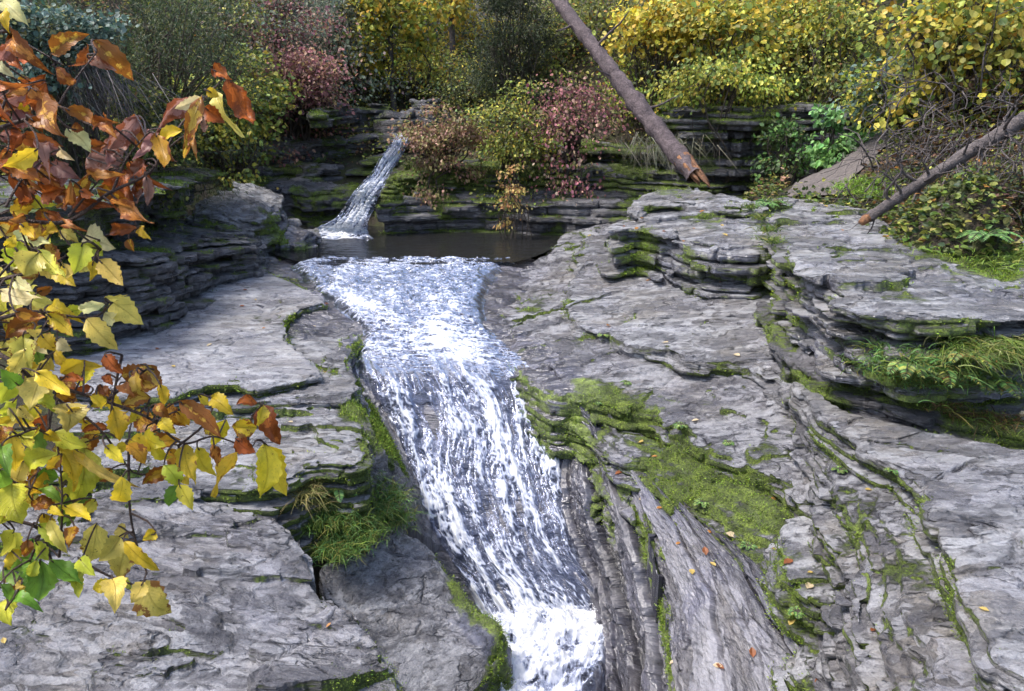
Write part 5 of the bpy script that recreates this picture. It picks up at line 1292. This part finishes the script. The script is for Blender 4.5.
LEAVES_LOW = """55 351 104 366 12 Y;85 361 61 373 17 Y;51 357 38 375 13 y;104 355 124 374 12 r;105 375 113 386 8 r;90 386 67 388 7 r;66 377 81 381 9 r;41 376 29 410 25 y;35 371 70 396 14 Y;20 378 0 404 20 v;
22 384 0 378 10 v;18 385 0 368 14 g;10 408 14 421 11 y;18 408 34 419 9 y;57 404 67 433 26 y;70 408 84 426 14 Y;48 414 50 433 14 r;38 424 6 432 10 v;54 432 88 447 15 v;10 434 16 471 15 Y;
0 445 10 477 15 g;22 438 31 451 11 v;45 433 61 441 10 Y;112 409 119 441 18 Y;109 428 81 433 8 r;132 371 151 386 11 a;140 364 153 381 9 a;150 397 122 406 13 a;112 400 91 407 8 Y;128 444 146 466 15 o;
130 440 151 451 15 Y;105 446 123 463 11 Y;90 440 74 446 8 y;83 447 74 504 28 v;58 447 73 492 19 Y;75 450 142 488 9 y;58 454 31 476 19 v;122 477 112 499 17 Y;111 470 95 483 12 o;12 484 22 523 31 v;
0 489 11 521 16 y;37 489 64 505 10 g;63 505 91 521 15 Y;50 508 63 516 8 Y;97 522 91 561 21 y;120 536 99 562 18 y;118 527 129 538 11 y;156 532 142 540 11 Y;129 541 120 582 21 y;123 541 160 571 12 Y;
146 581 171 613 28 y;144 581 131 603 14 y;117 580 130 590 9 v;112 579 115 613 20 y;113 582 93 591 12 Y;80 559 96 576 13 v;70 570 79 596 14 v;50 561 83 584 18 g;40 561 38 602 28 g;31 560 9 571 12 g;
36 560 29 576 10 v;12 599 44 613 12 g;10 597 12 626 21 v;0 584 9 601 11 g;20 585 11 591 8 y;15 529 0 556 17 v;28 539 24 556 10 o;38 524 61 551 13 v;35 542 49 561 11 v;75 526 68 549 11 o;
50 519 69 556 11 y;146 365 161 386 15 a;138 371 151 399 14 a;160 384 165 406 10 Y;180 401 222 438 16 a;164 407 187 426 16 o;198 395 211 406 10 Y;211 397 234 416 15 Y;258 403 236 405 10 r;262 406 280 444 19 r;
262 404 254 431 10 Y;225 419 214 446 15 Y;258 428 232 426 17 Y;236 439 256 453 14 r;240 449 213 497 14 Y;197 446 216 476 14 Y;265 444 260 498 22 Y;268 446 286 496 24 Y;185 444 196 485 17 Y;170 449 179 476 13 o;
182 477 189 486 8 Y;172 469 142 483 13 o;164 464 179 486 15 v;178 484 169 506 13 g;179 484 192 511 13 v;145 431 166 446 17 Y;150 439 176 456 11 Y;212 444 217 466 9 c;0 470 8 488 12 g;5 340 0 352 9 y;
90 395 102 408 10 Y;120 386 134 396 10 a;155 405 168 418 11 a;160 420 176 434 12 Y;176 412 190 426 10 o;205 425 220 436 10 Y;70 470 60 488 12 v;45 470 30 492 12 Y;95 500 80 516 11 v;14 400 2 416 12 v;
25 350 12 372 13 y;84 420 100 432 11 Y;100 385 112 400 9 o;138 408 128 424 10 Y;60 455 48 470 10 Y;8 505 0 525 12 v"""

NKEY = {11: LEAVES_TOP.count(';'), 12: LEAVES_MID.count(';'), 13: LEAVES_LOW.count(';')}
def near_leaves(spec, depth_fn, seed):
    rs = np.random.RandomState(seed); Vs = []; Fs = []; C = []; UV = []; n0 = 0; bases = []; nleaf = 0
    NL, NC = 13, 7
    ii = np.arange(NL * NC).reshape(NL, NC)
    q0 = np.stack([ii[:-1, :-1], ii[:-1, 1:], ii[1:, 1:], ii[1:, :-1]], -1).reshape(-1, 4)
    for tok in spec.replace('\n', '').split(';'):
        a = tok.split(); bx, by, tx, ty, w = map(float, a[:5]); kind = a[5]
        bx, by, tx, ty = (v + rs.normal() * .6 for v in (bx, by, tx, ty))
        D = depth_fn(bx, by) + rs.normal() * .05 + (.10 if nleaf > NKEY[seed] else 0); nleaf += 1
        B = np.array(PD(bx, by, D)); T = np.array(PD(tx, ty, D + rs.normal() * .018 - .004))
        ax = T - B; L = np.linalg.norm(ax); e = ax / L
        view = B / np.linalg.norm(B)
        sx = np.cross(e, view); sx /= np.linalg.norm(sx); nz = np.cross(sx, e)
        if nz @ view > 0: nz = -nz
        th = rs.normal() * .38; sx, nz = sx * math.cos(th) + nz * math.sin(th), nz * math.cos(th) - sx * math.sin(th)
        Wd = w * D / FPX * .62
        fold = rs.uniform(.15, .75); curl = rs.normal() * .20 + .08; twist = rs.normal() * .5; wave = rs.uniform(.03, .10)
        if kind in 'crm': fold += .25; curl += rs.normal() * .12; wave *= 1.8
        t = np.linspace(0, 1, NL); u = np.linspace(-1, 1, NC)
        half = Wd * (np.sin(PI * t ** .72) ** .85) * (1 - .15 * t)
        saw = 1 + .10 * np.where(np.arange(NL) % 2 == 0, 1, -1); saw[0] = saw[-1] = 1
        hw = half[:, None] * np.where(np.abs(u)[None] > .9, saw[:, None], 1.)
        uu = u[None] * hw
        base_curve = (curl * L * (np.sin(PI * t)))[:, None]
        lift = np.abs(u)[None] * half[:, None] * math.tan(min(fold, 1.1)) * .8 + wave * L * np.sin(t[:, None] * 9 + u[None] * 2 + rs.uniform(0, 6)) * np.abs(u)[None]
        tw = twist * (t[:, None] - .3)
        X = uu * np.cos(tw) ; Zz = base_curve + lift * np.cos(tw) + uu * np.sin(tw)
        bend = rs.normal() * .05 * L
        V = B + e * (t * L)[:, None, None] * np.ones((1, NC, 1)) + sx * (X + bend * np.sin(PI * t)[:, None])[..., None] + nz * Zz[..., None]
        Vs.append(V.reshape(-1, 3)); Fs.append(q0 + n0); n0 += NL * NC
        col, age = LC[kind]; col = np.array(col) * (1 + .10 * rs.normal()) * (1 + .05 * rs.normal(size=3))
        base_mix = np.clip(1.15 - t[:, None] * .3 + 0 * u[None], 0, 1.2)
        C.append(np.clip(np.ones((NL * NC, 1)) * col, .01, .9))
        ag = np.clip(age + .08 + rs.normal() * .15, 0, 1)
        UV.append(np.stack([np.broadcast_to(u[None], (NL, NC)), np.broadcast_to(t[:, None], (NL, NC)), np.full((NL, NC), ag)], -1).reshape(-1, 3))
        bases.append((B, e, bx, by))
    return np.concatenate(Vs), np.concatenate(Fs), np.concatenate(C), np.concatenate(UV), bases

def build_sapling():
    rs = np.random.RandomState(5)
    base = np.array([-1.02, 1.25, -2.95])
    root = empty('sapling', base, 'leafy autumn sapling reaching in from the left edge with copper leaves above yellow ones', 'sapling')
    dep = lambda x, y: 1.30 + .0006 * (x - 60) + .00012 * (y - 300)
    # trunk stays just outside the left edge
    tr = [base] + [np.array(PD(x, y, 1.33)) for x, y in [(-40, 760), (-16, 640), (-30, 540), (-55, 420), (-62, 300), (-66, 200), (-60, 90), (-50, -20), (-35, -140)]]
    tr = catmull(tr, 60); mb = MB(); mb.tube(tr - base, np.linspace(.017, .007, 60), 10, .03); mb.build('trunk', M_TWIG, root)
    def near_trunk(y): return tr[np.argmin([abs((345.5 - FPX * (p[1] * SP + p[2] * CP) / (p[1] * CP - p[2] * SP)) - y) for p in tr])]
    groups = [
        ('branch', 'upper branch with copper and rust coloured leaves', LEAVES_TOP, 11, [
            [(-66, 240), (0, 226), (70, 222), (112, 192), (150, 165), (180, 135), (200, 105), (226, 78)], [(-64, 150), (0, 128), (50, 110), (70, 88), (93, 52)], [(0, 205), (20, 182), (38, 160)], [(-60, 60), (0, 30), (16, 38), (54, 66)],
            [(112, 192), (128, 160), (140, 125)], [(70, 222), (92, 176)], [(0, 128), (14, 100), (30, 86)], [(150, 165), (165, 150), (190, 128)]]),
        ('branch', 'middle branch with pale yellow leaves', LEAVES_MID, 12, [
            [(-62, 300), (0, 282), (45, 268), (84, 250), (100, 258)], [(-60, 330), (0, 318), (44, 312), (85, 316), (106, 302)], [(0, 282), (20, 252), (40, 246)], [(44, 312), (40, 334), (24, 340)], [(84, 250), (110, 236), (136, 228)]]),
        ('branch', 'lower branch with yellow and green leaves', LEAVES_LOW, 13, [
            [(-58, 330), (0, 358), (25, 375), (60, 388), (110, 402), (150, 420), (185, 443), (215, 440), (246, 447), (262, 440)], [(52, 396), (100, 425), (126, 462), (140, 478)], [(118, 352), (108, 410), (112, 440)], [(-40, 505), (0, 520), (40, 535), (60, 558), (80, 560)],
            [(60, 558), (66, 505), (58, 460)], [(40, 535), (16, 585), (10, 612)], [(128, 440), (128, 500), (137, 540), (150, 572)], [(185, 443), (205, 425), (214, 398)], [(246, 447), (255, 420), (262, 404)], [(110, 402), (140, 372), (150, 366)], [(80, 560), (112, 580), (146, 582)], [(0, 440), (30, 428), (56, 432)], [(-50, 450), (0, 478), (30, 488)]])]
    # more leaves behind, filling the dense part along the edge
    def filler(n, xr, yr, kinds, seed):
        q = np.random.RandomState(seed); out = []
        for _ in range(n):
            x = q.uniform(*xr) * q.uniform(.3, 1); y = q.uniform(*yr); a = q.uniform(-.6, 2.6); L = q.uniform(17, 32)
            out.append('%.0f %.0f %.0f %.0f %.0f %s' % (x, y, x + L * math.cos(a), y + L * math.sin(a), L * q.uniform(.45, .7), kinds[q.randint(len(kinds))]))
        return ';' + ';'.join(out)
    groups[0] = groups[0][:2] + (LEAVES_TOP + filler(34, (-10, 70), (80, 225), 'crrmoaY', 1) + filler(10, (90, 175), (130, 190), 'crma', 2),) + groups[0][3:]
    groups[1] = groups[1][:2] + (LEAVES_MID + filler(30, (-10, 85), (215, 345), 'yyYpva', 3),) + groups[1][3:]
    groups[2] = groups[2][:2] + (LEAVES_LOW + filler(44, (-10, 105), (340, 500), 'yYYvvgo', 4) + filler(14, (100, 200), (375, 450), 'YYao', 5) + filler(10, (-5, 50), (500, 580), 'vgY', 6),) + groups[2][3:]
    for nm, lab, spec, seed, twigs in groups:
        V, F, C, UV, bases = near_leaves(spec, dep, seed)
        mb = MB(); pts = []
        for k, tw in enumerate(twigs):
            p = [np.array(PD(x, y, dep(x, y))) + (rs.normal(size=3) * .006) for x, y in tw]
            if tw[0][0] < -30: p[0] = near_trunk(tw[0][1])
            p = catmull(p, 12 * len(tw)); r0 = .0042 if tw[0][0] < -30 else .0024
            mb.tube(p - base, np.linspace(r0, .0012, len(p)), 6, .05); pts.append(p)
        allp = np.concatenate(pts)
        for B, e, bx, by in bases:
            d = np.linalg.norm(allp - B, axis=1); j = d.argmin()
            if d[j] < .24:
                q = np.stack([allp[j], allp[j] * .45 + B * .55 - e * .006, B, B + e * .008]); mb.tube(catmull(q, 7) - base, np.linspace(.0018, .0011, 7), 6)
        b = mb.build(nm, M_TWIG, root); b['label'] = lab
        me = mesh_np('leaves', V - base, F, 4, True); set_attr(me, 'col', C)
        at = me.attributes.new('leafuv', 'FLOAT_VECTOR', 'POINT'); at.data.foreach_set('vector', UV.astype(np.float32).ravel())
        link('leaves', me, M_NEARLEAF, b)
build_sapling()
# ------------------------------------------------------------------ light, sky, camera
wd = bpy.data.worlds.new('World'); scene.world = wd; wd.use_nodes = True
nt = wd.node_tree; bg = nt.nodes['Background']
sky = nt.nodes.new('ShaderNodeTexSky'); sky.sky_type = 'NISHITA'; sky.sun_disc = False
SUN_EL, SUN_AZ = math.radians(62), math.radians(-100)     # azimuth from +Y towards +X
sky.sun_elevation = SUN_EL; sky.sun_rotation = SUN_AZ
sky.air_density = 1.0; sky.dust_density = 3.0; sky.ozone_density = 1.0
nt.links.new(sky.outputs[0], bg.inputs[0]); bg.inputs[1].default_value = .115
sl = bpy.data.lights.new('sun', 'SUN'); sl.energy = 1.5; sl.angle = math.radians(12); sl.color = (1, .95, .88)
so = bpy.data.objects.new('sun', sl); COL.objects.link(so)
sd = Vector((math.sin(SUN_AZ) * math.cos(SUN_EL), math.cos(SUN_AZ) * math.cos(SUN_EL), math.sin(SUN_EL)))
so.rotation_euler = sd.to_track_quat('Z', 'Y').to_euler()

cd = bpy.data.cameras.new('camera'); co = bpy.data.objects.new('camera', cd); COL.objects.link(co)
cd.sensor_width = 36.; cd.lens = FPX / W_PX * 36.; cd.clip_start = .05; cd.clip_end = 1000
co.location = (0, 0, 0); co.rotation_euler = (PI / 2 - PITCH, 0, 0)
scene.camera = co
scene.view_settings.view_transform = 'Standard'; scene.view_settings.look = 'None'
scene.view_settings.exposure = 1.7; scene.view_settings.gamma = 1
scene.cycles.use_denoising = True
scene.cycles.max_bounces = 6; scene.cycles.transparent_max_bounces = 12
scene.cycles.diffuse_bounces = 3; scene.cycles.glossy_bounces = 2; scene.cycles.transmission_bounces = 3
scene.cycles.use_adaptive_sampling = True; scene.cycles.adaptive_threshold = .025
